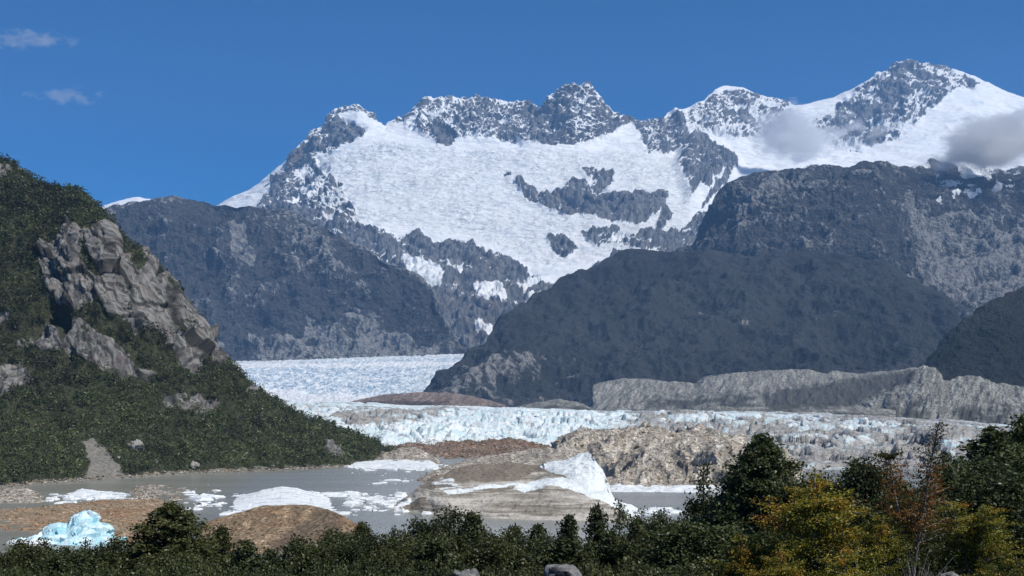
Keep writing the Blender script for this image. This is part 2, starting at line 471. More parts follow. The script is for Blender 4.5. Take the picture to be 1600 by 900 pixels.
    for p, v in mixed: mixm = np.maximum(mixm, pmask(xyj, p, 5))
    rocky = np.clip(np.maximum(np.maximum(rock, low), mixm), 0, 1)
    n0 = normals(P)
    # relief: ribs and gullies on rock, swells and seracs on ice
    tilt = np.stack([P[..., 0] + P[..., 2] * .55 + fbm(P, 500, 3) * 160, P[..., 1], P[..., 2] - P[..., 0] * .2], -1)
    ribs = fbm(tilt, (230, 260, 900), 6, .6, True)
    ribs2 = fbm(np.stack([P[..., 0] - P[..., 2] * .5, P[..., 1], P[..., 2]], -1), (90, 95, 420), 5, .6, True, seed=3)
    crag = fbm(P, 80, 5, .6)
    edge = np.clip(1 - np.abs(T2 - 3) / .12, 0, 1)
    soft = fbm(rocky[..., None] * 0 + P, 140, 2)
    rel = (ribs - .62) * 170 + (ribs2 - .62) * 95 + crag * 9
    d = rocky * rel
    swell = fbm(P, (520, 420, 300), 4, .5)
    ser = fbm(P, (110, 80, 60), 4, .6, True)
    icez = sstep(1.02, 1.15, T2) * sstep(2.02, 1.9, T2) * (1 - rock) * sstep(470, 520, xy[..., 0] + 30 * W[..., 0])
    icez *= sstep(1120, 1060, xy[..., 0])
    d += (1 - rocky) * swell * 45 + icez * ((ser - .6) * 34 + (fbm(P, (170, 60, 60), 4, .6, True, seed=8) - .6) * 46 * sstep(-.3, .3, fbm(P, 600, 3, seed=9))) + (1 - rocky) * (1 - icez) * (fbm(P, (260, 200, 90), 4, .55, True) - .6) * 30
    d += pmask(xy, full[4], 14) * 110 + pmask(xy, full[7], 14) * 30 + low * 10
    d *= 1 - .55 * edge
    P = P + n0 * d[..., None]
    P[..., 2] += edge * (fbm(P, 60, 4, .6) * 26 - 4) * np.clip(rocky + .15, 0, 1)
    n = normals(P)
    # snow lies in the gullies and on the less steep ledges
    tone = fbm(tilt, (60, 60, 210), 5, .62)
    sn = np.ones_like(rock)
    ledge = fbm(np.stack([P[..., 0] * .35 + P[..., 2] * .25, P[..., 1] * .35, P[..., 2] - P[..., 0] * .33 + fbm(P, 300, 3) * 60], -1), 34, 5, .6)
    broad = fbm(P, (420, 420, 260), 3, .5, seed=6)
    couloir = fbm(np.stack([P[..., 0] - P[..., 2] * .35 + fbm(P, 240, 3) * 70, P[..., 1] * .4, P[..., 2] * .12], -1), 42, 5, .6)
    val = (n[..., 2] - n0[..., 2]) * .8 - rel / 150 + ledge * .55 + couloir * .65 + broad * .7
    def lay(m, frac, extra=0):
        w = m > .5
        if not w.any(): return
        vv = val + extra
        qv = np.quantile(vv[w], 1 - frac)
        sn[w] = np.clip(.5 + (vv[w] - qv) * 3.2, 0, 1)
    lay(low, .13, -sstep(440, 540, xy[..., 1]) * .5)
    for p, v in mixed: lay(pmask(xyj, p, 5), v)
    for i, p in enumerate(full[:-1]):
        lay(pmask(xyj, p, 2.5), [.40, .12, .36, .42, .20, .2, .05, .14, .10, .30, .2, .10][min(i, 11)])
    for p in patches: sn = np.maximum(sn, pmask(xyj, p, 3))
    sheet('snowy_mountain', P, mat_massif(), {'snow': sn, 'ice': icez}, 'long snow covered mountain range with bare rock summits and a wide icefall', 'mountain')

# ---------------------------------------------------------------- dark middle hills
def hill(name, lines, rows, x0, x1, dx, mat, label, amp, size, rockf, snowf=None, back=(400, 300), ridgeamp=.4, spur=None, kind='structure', cat='hill', zs=1.6):
    P, T = loft(lines, rows, x0, x1, dx, back=back, smooth=5, xsm=3)
    T2 = np.repeat(T[:, None], P.shape[1], 1)
    nl = len(lines) - 1
    n0 = normals(P)
    xy = img(P)
    rib = fbm(P, (size, size, size * zs), 6, .55, True)
    det = fbm(P, size * .3, 5, .6)
    edge = np.clip(1 - np.abs(T2 - nl) / .15, 0, 1)
    d = (rib - .62) * amp * 1.6 + det * amp * .28
    d *= 1 - (1 - ridgeamp) * edge
    d *= sstep(0, .08, T2)
    if spur is not None: d = d + spur(xy, P)
    P = P + n0 * d[..., None]
    n = normals(P)
    xyj = xy + np.stack([fbm(P, size * .5, 5, .6), fbm(P + 500., size * .5, 5, .6)], -1) * 10
    at_ = {'rock': np.clip(rockf(xyj, P, n, T2, rib, det), 0, 1), 'snow': snowf(xyj, P, n, T2) if snowf else np.zeros(P.shape[:2])}
    return sheet(name, P, mat, at_, label, cat, kind)

def build_hills():
    m_far = mat_hill('far_slope', (.044, .046, .046), (.078, .079, .075), (.11, .11, .108), (.30, .295, .28), 14, 80, 10)
    m_dark = mat_hill('dark_forest_slope', (.030, .033, .036), (.050, .053, .053), (.09, .09, .085), (.24, .235, .22), 7, 70, 2.6)
    m_near = mat_hill('near_forest_slope', (.028, .032, .028), (.050, .054, .046), (.10, .10, .095), (.24, .23, .22), 6, 40, 6)
    # left blue grey mountain
    ridge = [(-300,330,7300),(60,345,7300),(150,336,7300),(170,325,7300),(215,313,7300),(260,308,7300),(330,309,7300),(370,314,7250),(430,325,7200),(480,340,7100),(520,358,7000),(545,378,6950),(590,398,6850),(630,418,6750),(674,450,6600),(688,490,6400),(704,540,6150),(740,575,6050),(900,600,6000)]
    base = [(-300,575,6000),(340,567,6000),(420,566,6000),(520,562,6000),(600,558,6000),(700,552,6050),(760,580,6000),(900,602,5950)]
    scree = [[(478,482),(490,484),(535,548),(540,560),(505,560),(492,530),(470,545)],[(405,538),(412,540),(418,562),(408,562)],[(560,505),(580,500),(640,552),(600,558),(570,548),(556,556)],[(358,345),(380,350),(392,385),(400,420),(370,415),(362,385)],[(600,520),(625,530),(655,550),(628,556)]]
    def rb(xy, P, n, T, rib, det):
        r = .38 + det * .20 + (rib - .62) * .6 - sstep(.15, .6, T) * .10 + sstep(.12, .0, T) * .08 + sstep(.86, 1, T) * .16
        for p in scree: r = np.maximum(r, pmask(xy, p, 6) * 1.0)
        r += pmask(xy, [(420,360),(480,350),(560,430),(600,480),(560,500),(470,440)], 20) * .16
        return r
    hill('rocky_mountain', [base, ridge], [300], -280, 760, 1.5, m_far, 'blue grey scrubby mountain with pale scree fans below the icefall', 110, 330, rb, back=(600, 500), zs=2.2, cat='mountain')
    # right upper mountain
    ridge = [(960,470,7000),(1010,430,7125),(1060,395,7250),(1085,385,7375),(1100,368,7375),(1115,340,7438),(1140,312,7500),(1180,290,7500),(1210,276,7500),(1240,272,7500),(1270,268,7500),(1300,275,7500),(1340,265,7500),(1370,267,7562),(1405,273,7688),(1430,262,7875),(1455,251,8000),(1500,257,8062),(1550,263,8125),(1600,260,8125),(1750,250,8125),(1900,240,8125)]
    base = [(960,560,5875),(1100,520,5875),(1300,520,5875),(1500,530,5875),(1900,540,5875)]
    def rd(xy, P, n, T, rib, det):
        r = .30 + det * .2 + (rib - .62) * .6
        r += pmask(xy, [(1390,340),(1440,330),(1500,360),(1600,330),(1750,340),(1750,500),(1480,480),(1440,430),(1400,380)], 18) * .27
        r += pmask(xy, [(1170,330),(1260,310),(1300,320),(1230,350),(1150,380)], 14) * .16
        r = np.maximum(r, pmask(xy, [(1395,405),(1420,412),(1470,450),(1476,474),(1430,445)], 6) * .75)
        return r
    def sd(xy, P, n, T):
        s = np.zeros(P.shape[:2]); t = fbm(P, (90, 90, 40), 4, .6)
        for p in ([(1462,286),(1507,290),(1512,297),(1470,294)], [(1490,258),(1580,258),(1578,268),(1545,282),(1505,278)], [(1484,311),(1535,306),(1536,312),(1490,317)], [(1446,312),(1458,314),(1472,328),(1462,326)], [(1500,300),(1560,290),(1566,296),(1510,306)], [(1404,274),(1430,260),(1452,250),(1452,256),(1420,272)], [(1255,270),(1280,270),(1282,277),(1258,277)]):
            s = np.maximum(s, pmask(xy, p, 4) * (.72 + t * .5))
        s = np.maximum(s, pmask(xy, [(1452,252),(1600,256),(1600,290),(1500,318),(1450,285)], 10) * (.33 + t * .55))
        return np.clip(s, 0, 1)
    def spd(xy, P): return pmask(xy, [(1140,300),(1380,270),(1420,330),(1440,460),(1300,500),(1100,470)], 60) * 120
    hill('bare_mountain', [base, ridge], [260], 960, 1850, 1.5, m_far, 'dark bare mountain with thin snow streaks beneath the low grey cloud', 120, 320, rd, sd, back=(700, 500), spur=spd, cat='mountain')
    # the big dark dome
    ridge = [(600,665,4185),(640,640,4185),(665,607,4252),(690,577,4320),(720,554,4387),(760,528,4522),(785,496,4657),(800,482,4725),(850,452,4995),(890,430,5197),(940,406,5400),(980,393,5467),(1010,389,5467),(1050,391,5467),(1100,392,5467),(1200,390,5467),(1300,396,5400),(1380,412,5265),(1446,450,5130),(1482,473,4995),(1500,520,4725),(1530,590,4455),(1600,640,4320)]
    base = [(600,672,3982),(640,648,3982),(665,640,3982),(760,640,3982),(925,640,3982),(1200,640,3982),(1430,640,3982),(1530,645,3982),(1600,650,3982)]
    def re_(xy, P, n, T, rib, det):
        r = .10 + det * .2 + (rib - .62) * .35
        r += pmask(xy, [(670,605),(720,570),(800,560),(900,560),(930,610),(900,640),(660,640)], 14) * .32
        for p in ([(1150,500),(1165,495),(1180,505),(1170,515),(1150,512)], [(1085,470),(1110,475),(1120,520),(1108,520)], [(1300,480),(1315,490),(1310,520),(1298,505)], [(960,560),(990,580),(975,582)]):
            r = np.maximum(r, pmask(xy, p, 5) * .42)
        return r
    hill('forested_dome_hill', [base, ridge], [260], 610, 1590, 1.6, m_dark, 'large dark forested dome shaped hill rising behind the glacier', 78, 330, re_, back=(500, 300), zs=2.0)
    # nearer forested hill on the right
    ridge = [(1370,630,2990),(1420,598,3120),(1440,572,3185),(1470,530,3250),(1500,505,3250),(1530,482,3315),(1560,465,3315),(1600,445,3380),(1750,380,3380),(1900,330,3380)]
    base = [(1370,650,2860),(1420,650,2795),(1600,650,2795),(1900,650,2795)]
    hill('wooded_hill', [base, ridge], [200], 1375, 1850, 1.3, m_near, 'dark wooded hillside standing above the grey moraine bluffs', 20, 120, lambda xy, P, n, T, rib, det: .08 + det * .18, back=(300, 160), ridgeamp=.7)

# ---------------------------------------------------------------- valley glacier, moraine walls, near glacier
def build_ice():
    L0 = [(150,636,2900),(400,634,2900),(560,636,2900),(700,642,2900),(900,642,2900)]
    L1 = [(150,612,4200),(400,612,4200),(560,622,4100),(620,629,4000),(660,644,3800),(900,648,3700)]
    L2 = [(150,572,5300),(360,572,5300),(500,570,5400),(620,568,5500),(720,564,5500),(900,562,5500)]
    L3 = [(150,566,6300),(360,563,6300),(500,557,6400),(620,548,6500),(720,545,6600),(900,543,6600)]
    P, T = loft([L0, L1, L2, L3], [30, 130, 50], 150, 725, 1.2, smooth=4)
    T2 = np.repeat(T[:, None], P.shape[1], 1); xy = img(P)
    P[..., 2] += (fbm(P, (28, 60, 30), 4, .6, True) - .6) * 16 * sstep(0, .3, T2)
    j = fbm(P, 180, 4, .55) * 5
    y = xy[..., 1] + j
    white = np.maximum(pmask(xy + j[..., None], [(330,596),(400,604),(480,614),(590,618),(560,634),(300,640),(300,590)], 4),
                       sstep(5, 1, np.abs(y - 572 + (xy[..., 0] - 400) * .012)))
    white = np.maximum(white, sstep(2.1, 2.4, T2) * .45)
    dirt = sstep(3.2, 1.0, np.abs(xy[..., 1] - 562 + (xy[..., 0] - 430) * .034 - j * .5)) * sstep(560, 480, xy[..., 0]) * .8
    sheet('valley_glacier', P, mat_valley_ice(), {'white': white, 'dirt': dirt}, 'blue white crevassed glacier tongue flowing out of the far valley', 'glacier')

    deb_far = mat_debris('grey_moraine_till', (.135, .135, .12), (.30, .298, .262), (.20, .17, .15), 2.6, False, .35, gully=9)
    deb_red = mat_debris('reddish_moraine_till', (.15, .12, .105), (.26, .21, .18), (.19, .14, .11), 2.5, False, .4, gully=9)
    def ridge_hill(name, top, base, rows, mat, label, amp, size, x0, x1, dx=1.2, gull=1.0, cat='moraine', back=(120, 60)):
        P, T = loft([base, top], [rows], x0, x1, dx, back=back, smooth=2, xsm=2)
        T2 = np.repeat(T[:, None], P.shape[1], 1); n0 = normals(P)
        g = fbm(np.stack([P[..., 0] - (P[..., 2]) * .9, P[..., 1] * .2, P[..., 2] * .15], -1), size, 4, .55, True)
        d = ((g - .62) * amp * 2.8 * gull + fbm(P, size * .6, 4, .6) * amp * .3) * sstep(0, .15, T2)
        d *= 1 - .45 * np.clip(1 - np.abs(T2 - 1) / .2, 0, 1)
        P = P + n0 * d[..., None]
        xy = img(P)
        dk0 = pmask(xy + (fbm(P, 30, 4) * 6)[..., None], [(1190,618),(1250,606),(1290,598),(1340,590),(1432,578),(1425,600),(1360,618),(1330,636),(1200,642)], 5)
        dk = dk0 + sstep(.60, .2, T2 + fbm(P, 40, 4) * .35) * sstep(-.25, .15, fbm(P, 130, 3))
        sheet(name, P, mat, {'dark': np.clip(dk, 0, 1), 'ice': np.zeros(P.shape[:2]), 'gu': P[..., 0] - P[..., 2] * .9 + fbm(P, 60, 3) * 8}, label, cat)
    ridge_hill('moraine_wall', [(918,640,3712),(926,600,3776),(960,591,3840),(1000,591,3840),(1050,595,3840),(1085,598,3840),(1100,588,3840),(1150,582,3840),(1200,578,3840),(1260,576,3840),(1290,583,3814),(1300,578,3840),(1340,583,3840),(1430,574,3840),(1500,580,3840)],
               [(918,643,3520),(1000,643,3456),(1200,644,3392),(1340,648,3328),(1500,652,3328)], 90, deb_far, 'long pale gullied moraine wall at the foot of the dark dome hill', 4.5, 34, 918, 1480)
    ridge_hill('moraine_bluff', [(1290,645,2880),(1334,631,2880),(1400,598,2880),(1443,569,2880),(1462,576,2854),(1474,592,2816),(1515,586,2841),(1552,595,2816),(1600,604,2816),(1800,620,2816)],
               [(1290,650,2688),(1334,652,2688),(1450,663,2624),(1600,672,2560),(1800,680,2560)], 110, deb_far, 'steep grey gullied bluff below the wooded hillside', 6.5, 30, 1295, 1780)
    ridge_hill('moraine_hillock', [(545,628,2800),(600,616,2850),(650,612,2850),(700,612,2850),(740,618,2850),(780,630,2850),(790,633,2850)],
               [(545,632,2650),(650,637,2600),(790,639,2600)], 34, deb_red, 'low reddish brown debris hillock beside the valley glacier', 4, 30, 546, 790, gull=.5)
    ridge_hill('moraine_hillock', [(800,637,2800),(830,629,2800),(870,622,2800),(900,627,2800),(925,637,2800)],
               [(800,640,2650),(870,641,2600),(925,641,2600)], 30, deb_far, 'small tan debris hillock at the left end of the moraine wall', 3, 24, 801, 925, gull=.5)
    ridge_hill('moraine_hillock', [(1090,641,2500),(1120,633,2500),(1150,636,2500),(1200,634,2520),(1250,630,2550),(1330,632,2550),(1400,640,2500)],
               [(1090,644,2400),(1200,646,2400),(1400,654,2350)], 24, deb_far, 'flat grey rubble hillock in front of the long moraine wall', 3, 24, 1091, 1400, gull=.5)

    # near, broken, dirty glacier
    top = [(250,612,2500),(400,618,2500),(470,627,2500),(560,629,2500),(640,633,2500),(700,634,2500),(850,638,2500),(950,641,2500),(1100,642,2450),(1200,644,2400),(1340,648,2300),(1480,656,2100),(1600,667,2000),(1800,672,2000)]
    mid = [(250,660,1500),(470,655,1500),(600,664,1500),(800,668,1500),(950,668,1500),(1150,672,1450),(1400,682,1400),(1600,690,1400),(1800,692,1400)]
    fr = [(250,690,1430),(450,684,1420),(600,700,shore(700)),(700,702,shore(702)),(800,702,shore(702)),(900,704,shore(704)),(1150,706,1150),(1230,722,shore(722)),(1260,738,shore(738)),(1400,742,shore(742)),(1600,746,shore(746)),(1800,746,shore(746))]
    P, T = loft([fr, mid, top], [120, 130], 260, 1780, 1.3, smooth=3, back=(100, 30))
    T2 = np.repeat(T[:, None], P.shape[1], 1); xy = img(P)
    c1, c2, hs, off = cells(P + np.stack([fbm(P, 40, 3), fbm(P + 77., 40, 3), fbm(P + 33., 40, 3)], -1) * 12, (38, 60, 500), 3)
    blk = (hs[..., 0] - .5) * 9 + (off[..., 0] * (hs[..., 1] - .5) + off[..., 1] * (hs[..., 2] - .35)) * 16
    crack = sstep(.16, 0, c2 - c1)
    ser = (fbm(P, (14, 22, 14), 5, .6, True) - .6)
    k1, k2, ks, ko = cells(P + np.stack([fbm(P, 60, 3), fbm(P + 77., 60, 3), fbm(P + 33., 60, 3)], -1) * 22, (95, 120, 900), 9)
    blk = blk + ((ks[..., 0] - .5) * 12 + (ko[..., 0] * (ks[..., 1] - .5) + ko[..., 1] * (ks[..., 2] - .3)) * 26) * .8 - sstep(.07, 0, k2 - k1) * 9
    z = blk * .75 + ser * 8 - crack * 7
    P[..., 2] += z * sstep(0, .25, T2) * (1 - .75 * sstep(1.3, 2, T2)) + fbm(P, 90, 3) * 3 * (T2 < 1.9)
    W = np.stack([fbm(P, 60, 4), fbm(P + 99., 60, 4)], -1) * 14
    xj = xy + W * np.array([1.6, .35])
    dirt = .39 + fbm(P, (110, 70, 40), 5, .6) * .38 + fbm(P, (300, 60, 60), 4, .6, seed=4) * .34
    dirt += pmask(xj, [(520,652),(560,640),(640,642),(700,640),(690,652),(620,668),(560,676)], 8) * .30
    dirt -= pmask(xj, [(600,655),(700,645),(880,640),(960,650),(940,672),(860,690),(620,694),(540,680)], 10) * .30
    dirt += sstep(900, 1030, xj[..., 0]) * .25 + sstep(690, 720, xj[..., 1]) * sstep(1150, 1250, xj[..., 0]) * .10
    dirt -= pmask(xj, [(1030,640),(1200,641),(1340,660),(1420,664),(1400,672),(1250,664),(1100,650)], 5) * .25
    dirt += (crack > .5) * .2
    sheet('glacier', P, mat_ice(), {'dirt': np.clip(dirt, 0, 1)}, 'broken white and pale blue glacier front streaked with grey grit', 'glacier', smooth=True)

# ---------------------------------------------------------------- debris mounds, bergs and floes in the lake
def mound(name, front, crest, rows, mat, label, cat, x0, x1, dx, amp, size, backd, kind='structure', facets=0.0, maskf=None, mids=None, gull=0.0, smooth=True, sm=3, lift=0.0, edge=0.10):
    """a mound standing in the lake: front waterline -> (mids) -> crest -> far waterline; picture pixels and metres as in loft"""
    lines = [front] + (mids or []) + [crest]
    P, T = loft(lines, rows, x0, x1, dx, smooth=sm, xsm=1)
    far = P[-1].copy(); k = (far[:, 1] + backd) / far[:, 1]
    far[:, 0] *= k; far[:, 1] += backd; far[:, 2] = -2.0
    nb = max(8, int(sum(rows) * .4))
    tt = np.linspace(0, 1, nb + 1)[1:, None, None]
    P = np.concatenate([P, P[-1][None] * (1 - tt) + far[None] * tt + np.array([0, 0, 1.0]) * (np.sin(tt * np.pi) * .12 * np.maximum(P[-1][None, :, 2:], 0))])
    T2 = np.concatenate([np.repeat(T[:, None], P.shape[1], 1), np.repeat(len(lines) - 1 + tt[:, 0], P.shape[1], 1)])
    xs = np.linspace(0, 1, P.shape[1])
    endf = (sstep(0, edge, xs) * sstep(1, 1 - edge, xs))[None, :]
    n0 = normals(P)
    d = fbm(P, size, 5, .58) * amp
    if gull:
        g = fbm(np.stack([P[..., 0] + fbm(P, size * 3, 2) * size, P[..., 1] * .5, P[..., 2] * .12], -1), size * 1.3, 4, .55, True)
        d = d + (g - .62) * gull
    if facets:
        c1, c2, hs, off = cells(P, (size * 1.3, size * 1.3, size * 1.1), 5)
        d = d + ((hs[..., 0] - .5) + off[..., 0] * (hs[..., 1] - .5) * 1.6 + off[..., 2] * (hs[..., 2] - .5) * 1.6) * facets
    d = d * (.25 + .75 * endf) * sstep(0, .12, T2)
    P0 = P.copy()
    P = P + n0 * d[..., None]
    te = (sstep(-.01, edge * .6, xs) * sstep(1.01, 1 - edge * .6, xs))[None, :]
    P[..., 2] = np.where(P[..., 2] > 0, (P[..., 2] + 1.2) * te - 1.2, P[..., 2]) if edge > .05 else P[..., 2]
    P[0, :, 2] = -1.5; P[-1, :, 2] = -2
    P[:, 0, 2] = np.minimum(P[:, 0, 2], -1); P[:, -1, 2] = np.minimum(P[:, -1, 2], -1)
    if kind == 'structure': MOUNDS.append((P, label))
    at_ = {k: np.clip(v, 0, 1) for k, v in (maskf(img(P0), P, T2) if maskf else {}).items()}
    for k in ('ice', 'dirt', 'dark'): at_.setdefault(k, np.zeros(P.shape[:2]))
    at_['gu'] = P[..., 0] + fbm(P, 25, 3) * 7
    org = None
    if kind != 'structure':
        org = (float(P[..., 0].mean()), float(P[..., 1].mean()), 0.0)
    return sheet(name, P, mat, at_, label, cat, kind=None if kind == 'thing' else kind, smooth=smooth, origin=org)

MOUNDS = []
def scatter_rubble():
    """loose stones lying on the banks and debris hills: far too many to count, so one object"""
    r = np.random.default_rng(17); V, VV, n_tot = [], [], 0
    oct_ = np.array([(1,0,0),(-1,0,0),(0,1,0),(0,-1,0),(0,0,1),(0,0,-1)], float)
    of = np.array([(0,2,4),(2,1,4),(1,3,4),(3,0,4),(2,0,5),(1,2,5),(3,1,5),(0,3,5)])
    spec = {'wide tan': (3600, .14, .55), 'low grey rubble spit': (700, .2, .7), 'grey rubble spit': (800, .2, .7), 'rounded brown': (1500, .08, .30), 'broad tan': (3000, .3, 1.7),
            'long rusty': (1500, .4, 1.7), 'small pointed': (300, .3, 1.2), 'smooth grey': (1100, .2, 1.0)}
    pts = [(P, *next(v for k, v in spec.items() if lab.startswith(k))) for P, lab in MOUNDS]
    P, sh = G['P'], (G['T'] < .06) & (G['xy'][..., 0] > -40)
    shore_pts = P[sh]
    for P, n, s0, s1 in pts + [(shore_pts, 1500, .25, 1.3)]:
        q = P.reshape(-1, 3); q = q[q[:, 2] > (-.3 if q is shore_pts else .05)]
        c = q[r.integers(0, len(q), n)] + r.normal(size=(n, 3)) * np.array([.5, .8, 0])
        sz = s0 + (s1 - s0) * r.uniform(size=n) ** 5
        v = oct_[None] * r.uniform(.6, 1.25, (n, 6, 1)) * (sz[:, None, None] * r.uniform(.6, 1.3, (n, 1, 3))) * np.array([1, 1, .75])
        a = r.uniform(0, 6.28, n); ca, sa = np.cos(a)[:, None], np.sin(a)[:, None]
        v = np.stack([v[..., 0] * ca - v[..., 1] * sa, v[..., 0] * sa + v[..., 1] * ca, v[..., 2]], -1)
        V.append((c[:, None] + v + np.array([0, 0, .15]) * sz[:, None, None]).reshape(-1, 3)); VV.append(np.repeat(r.uniform(size=n), 6)); n_tot += n
    V = np.concatenate(V); F = (of[None] + (np.arange(n_tot) * 6)[:, None, None]).reshape(-1, 3)
    b = NB('loose_stone'); rp = b.n('ShaderNodeValToRGB'); b.put(rp.inputs[0], b.attr('v')); e = rp.color_ramp.elements
    e[0].color = (.10, .085, .068, 1); e[1].color = (.46, .43, .38, 1)
    for p, c in ((.3, (.17, .14, .10)), (.55, (.27, .20, .13)), (.8, (.33, .29, .235))):
        k = e.new(p); k.color = (*c, 1)
    add('rubble', mesh_from('rubble', V, F, b.finish(rp.outputs[0], .95, None, .1), {'v': np.concatenate(VV)}, smooth=False), label='loose tan and grey stones strewn over the banks and debris hills', cat='rubble', kind='stuff')

def wl(pts):                                       # a waterline: depth follows from the picture height
    return [(x, y, shore(y)) for x, y in pts]

def build_lake_things():
    m_tan = mat_debris('tan_gravel', (.20, .145, .09), (.36, .27, .175), (.27, .15, .075), 1.1, False, .45)
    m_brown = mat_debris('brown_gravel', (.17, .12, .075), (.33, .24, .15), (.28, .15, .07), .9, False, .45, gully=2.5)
    m_rust = mat_debris('rusty_till', (.13, .095, .07), (.27, .205, .155), (.22, .12, .07), 1.4, True, .45, gully=5)
    m_grey = mat_debris('grey_till', (.23, .20, .16), (.48, .44, .37), (.26, .20, .14), 1.3, True, .4, gully=5)
    m_floe, m_berg, m_lay = mat_floe(), mat_berg(), mat_layered()

    # far shore ridges
    mound('rubble_ridge', [(555,722,1010),(640,722,1010),(760,726,985),(860,728,970),(900,730,960)], [(560,714,1150),(590,704,1180),(640,694,1200),(680,689,1220),(720,688,1220),(770,686,1220),(820,690,1200),(850,699,1150),(890,712,1100),(905,722,1080)], [60], m_rust,
          'long rusty brown rubble ridge between the lake and the glacier front', 'ridge', 556, 904, 1.1, 3.6, 22, 60, gull=4, facets=1.5,
          maskf=lambda xy, P, T: {'ice': .12 + fbm(P, 30, 4) * .35 + pmask(xy, [(640,690),(700,688),(690,695),(650,697)], 3) * .4})
    mound('rubble_heap', [(575,726,932),(640,728,915),(700,730,899)], [(580,722,1000),(600,708,1010),(625,700,1010),(650,698,1010),(675,712,1000),(695,726,960)], [36], m_grey,
          'small pointed grey rubble heap on the far lake shore', 'heap', 576, 698, 1.0, 1.4, 12, 30, gull=2.0)
    mound('rubble_hill', [(640,760,720),(700,764,690),(800,768,670),(900,770,660)], [(645,752,760),(690,732,800),(730,718,830),(780,710,850),(830,703,870),(858,699,870),(885,708,850),(905,730,800)], [70], m_grey,
          'smooth grey brown rubble hill behind the layered iceberg', 'hill', 642, 904, 1.1, 1.6, 18, 60, gull=1.8, maskf=lambda xy, P, T: {'ice': .14 + fbm(P, 24, 4) * .3})
    mound('debris_hill', wl([(850,763),(940,763),(1050,763),(1130,764),(1200,768),(1260,772)]), [(845,705,900),(870,690,920),(900,681,930),(950,673,950),(1000,671,950),(1040,677,950),(1062,683,945),(1085,676,940),(1120,676,930),(1148,684,910),(1170,705,880),(1220,716,850),(1265,740,800)], [120], m_grey,
          'broad tan debris hill with furrowed slopes and icy cliffs at the waterline', 'hill', 850, 1262, 1.0, 1.6, 30, 90, gull=22, facets=.4,
          maskf=lambda xy, P, T: {'ice': .10 + fbm(P, 20, 4) * .26 + sstep(757, 762, xy[..., 1] + fbm(P, 14, 3) * 4) * .5 + pmask(xy, [(1120,690),(1155,685),(1180,740),(1130,760),(1105,730)], 10) * .28 + pmask(xy, [(930,715),(1020,720),(1060,745),(1000,757),(940,750)], 14) * .16})
    # the layered iceberg in the middle
    def mb(xy, P, T):
        j = np.stack([fbm(P, 9, 4), fbm(P + 50., 9, 4)], -1) * 2
        q = xy + j
        ice = pmask(q, [(845,730),(880,716),(900,706),(920,706),(932,718),(938,742),(948,760),(958,775),(1006,800),(985,818),(960,790),(930,778),(935,768),(890,745),(862,738)], 3) * 1.0
        ice = np.maximum(ice, pmask(q, [(800,765),(830,750),(880,744),(925,752),(945,775),(940,785),(900,765),(860,758),(820,766)], 3) * .78)
        ice = np.maximum(ice, pmask(q, [(690,770),(770,760),(830,752),(830,757),(780,765),(700,776)], 2.5) * .55)
        ice = np.maximum(ice, pmask(q, [(672,752),(690,742),(705,745),(725,765),(690,768)], 3) * .40)
        dark = pmask(q, [(650,770),(690,735),(760,718),(845,705),(860,735),(800,750),(720,756),(690,745)], 5) * .85
        dark = np.maximum(dark, pmask(q, [(632,792),(650,780),(668,778),(664,790),(640,797)], 2.5))
        return {'ice': ice + .12, 'dark': dark}
    mound('iceberg', wl([(608,800),(640,800),(700,806),(800,812),(880,815),(950,816),(985,816),(1004,804)]),
          [(608,799,560),(630,785,575),(650,768,585),(675,746,595),(700,736,600),(740,728,610),(790,722,615),(840,728,615),(862,720,610),(880,715,605),(900,708,600),(920,707,595),(930,716,585),(938,738,575),(948,760,566),(960,776,560),(980,788,552),(1004,801,540)], [60, 80], m_lay,
          'large layered iceberg with a white sloping top above banded brown grit', 'iceberg', 609, 1003, .8, 2.0, 17, 40, kind='thing', facets=.5, gull=1.0, maskf=mb, edge=.04,
          mids=[[(608,800,550),(640,786,555),(680,765,556),(720,768,552),(800,768,552),(860,760,552),(920,764,548),(950,784,540),(980,800,535),(1004,803,538)]])
    # white floes
    def floe(front, crest, label, x0, x1, amp=.5, size=4, backd=25, dx=1.0, facets=.5, dirt=.08, rows=26, cat='ice floe', name='ice_floe', mat=None, mids=None):
        return mound(name, wl(front), crest, [rows] * (1 + len(mids or [])), mat or m_floe, label, cat, x0, x1, dx, amp, size, backd, kind='thing', facets=facets, mids=mids,
                     maskf=lambda xy, P, T: {'dirt': dirt + fbm(P, size * 3, 4) * .3})
    floe([(335,797),(400,801),(480,803),(560,800),(578,796)], [(336,796,600),(350,788,610),(380,774,622),(410,765,630),(440,761,632),(465,763,630),(490,770,625),(520,782,612),(550,790,600),(578,795,590)], 'big smooth white ice floe like a low dome in the middle of the lake', 337, 577, .5, 8, 40, facets=.35, dirt=.10)
    floe([(80,777),(140,779),(205,780)], [(80,776,640),(110,770,655),(128,763,670),(150,767,665),(190,769,660),(205,775,650)], 'flat white ice floe with one small peak near the left shore', 82, 204, .5, 5, 15)
    floe([(300,775),(345,777),(395,776)], [(300,772,670),(320,766,690),(350,767,690),(380,765,690),(395,772,675)], 'low narrow white ice floe just behind the big smooth dome', 301, 394, .4, 4, 20)
    floe([(535,731),(600,733),(690,734)], [(535,728,925),(560,721,940),(590,719,950),(640,717,950),(670,719,945),(690,730,915)], 'long white band of shore ice under the pointed rubble heap', 537, 689, .8, 7, 25, dirt=.16)
    floe([(556,781),(600,784),(650,783)], [(556,779,625),(585,774,640),(620,776,640),(650,780,630)], 'thin white floe adrift left of the layered iceberg', 557, 649, .25, 4, 14)
    floe([(560,797),(600,800),(640,799)], [(560,795,570),(585,791,582),(615,792,582),(640,796,572)], 'thin white floe at the tip of the big smooth dome', 561, 639, .2, 3, 12)
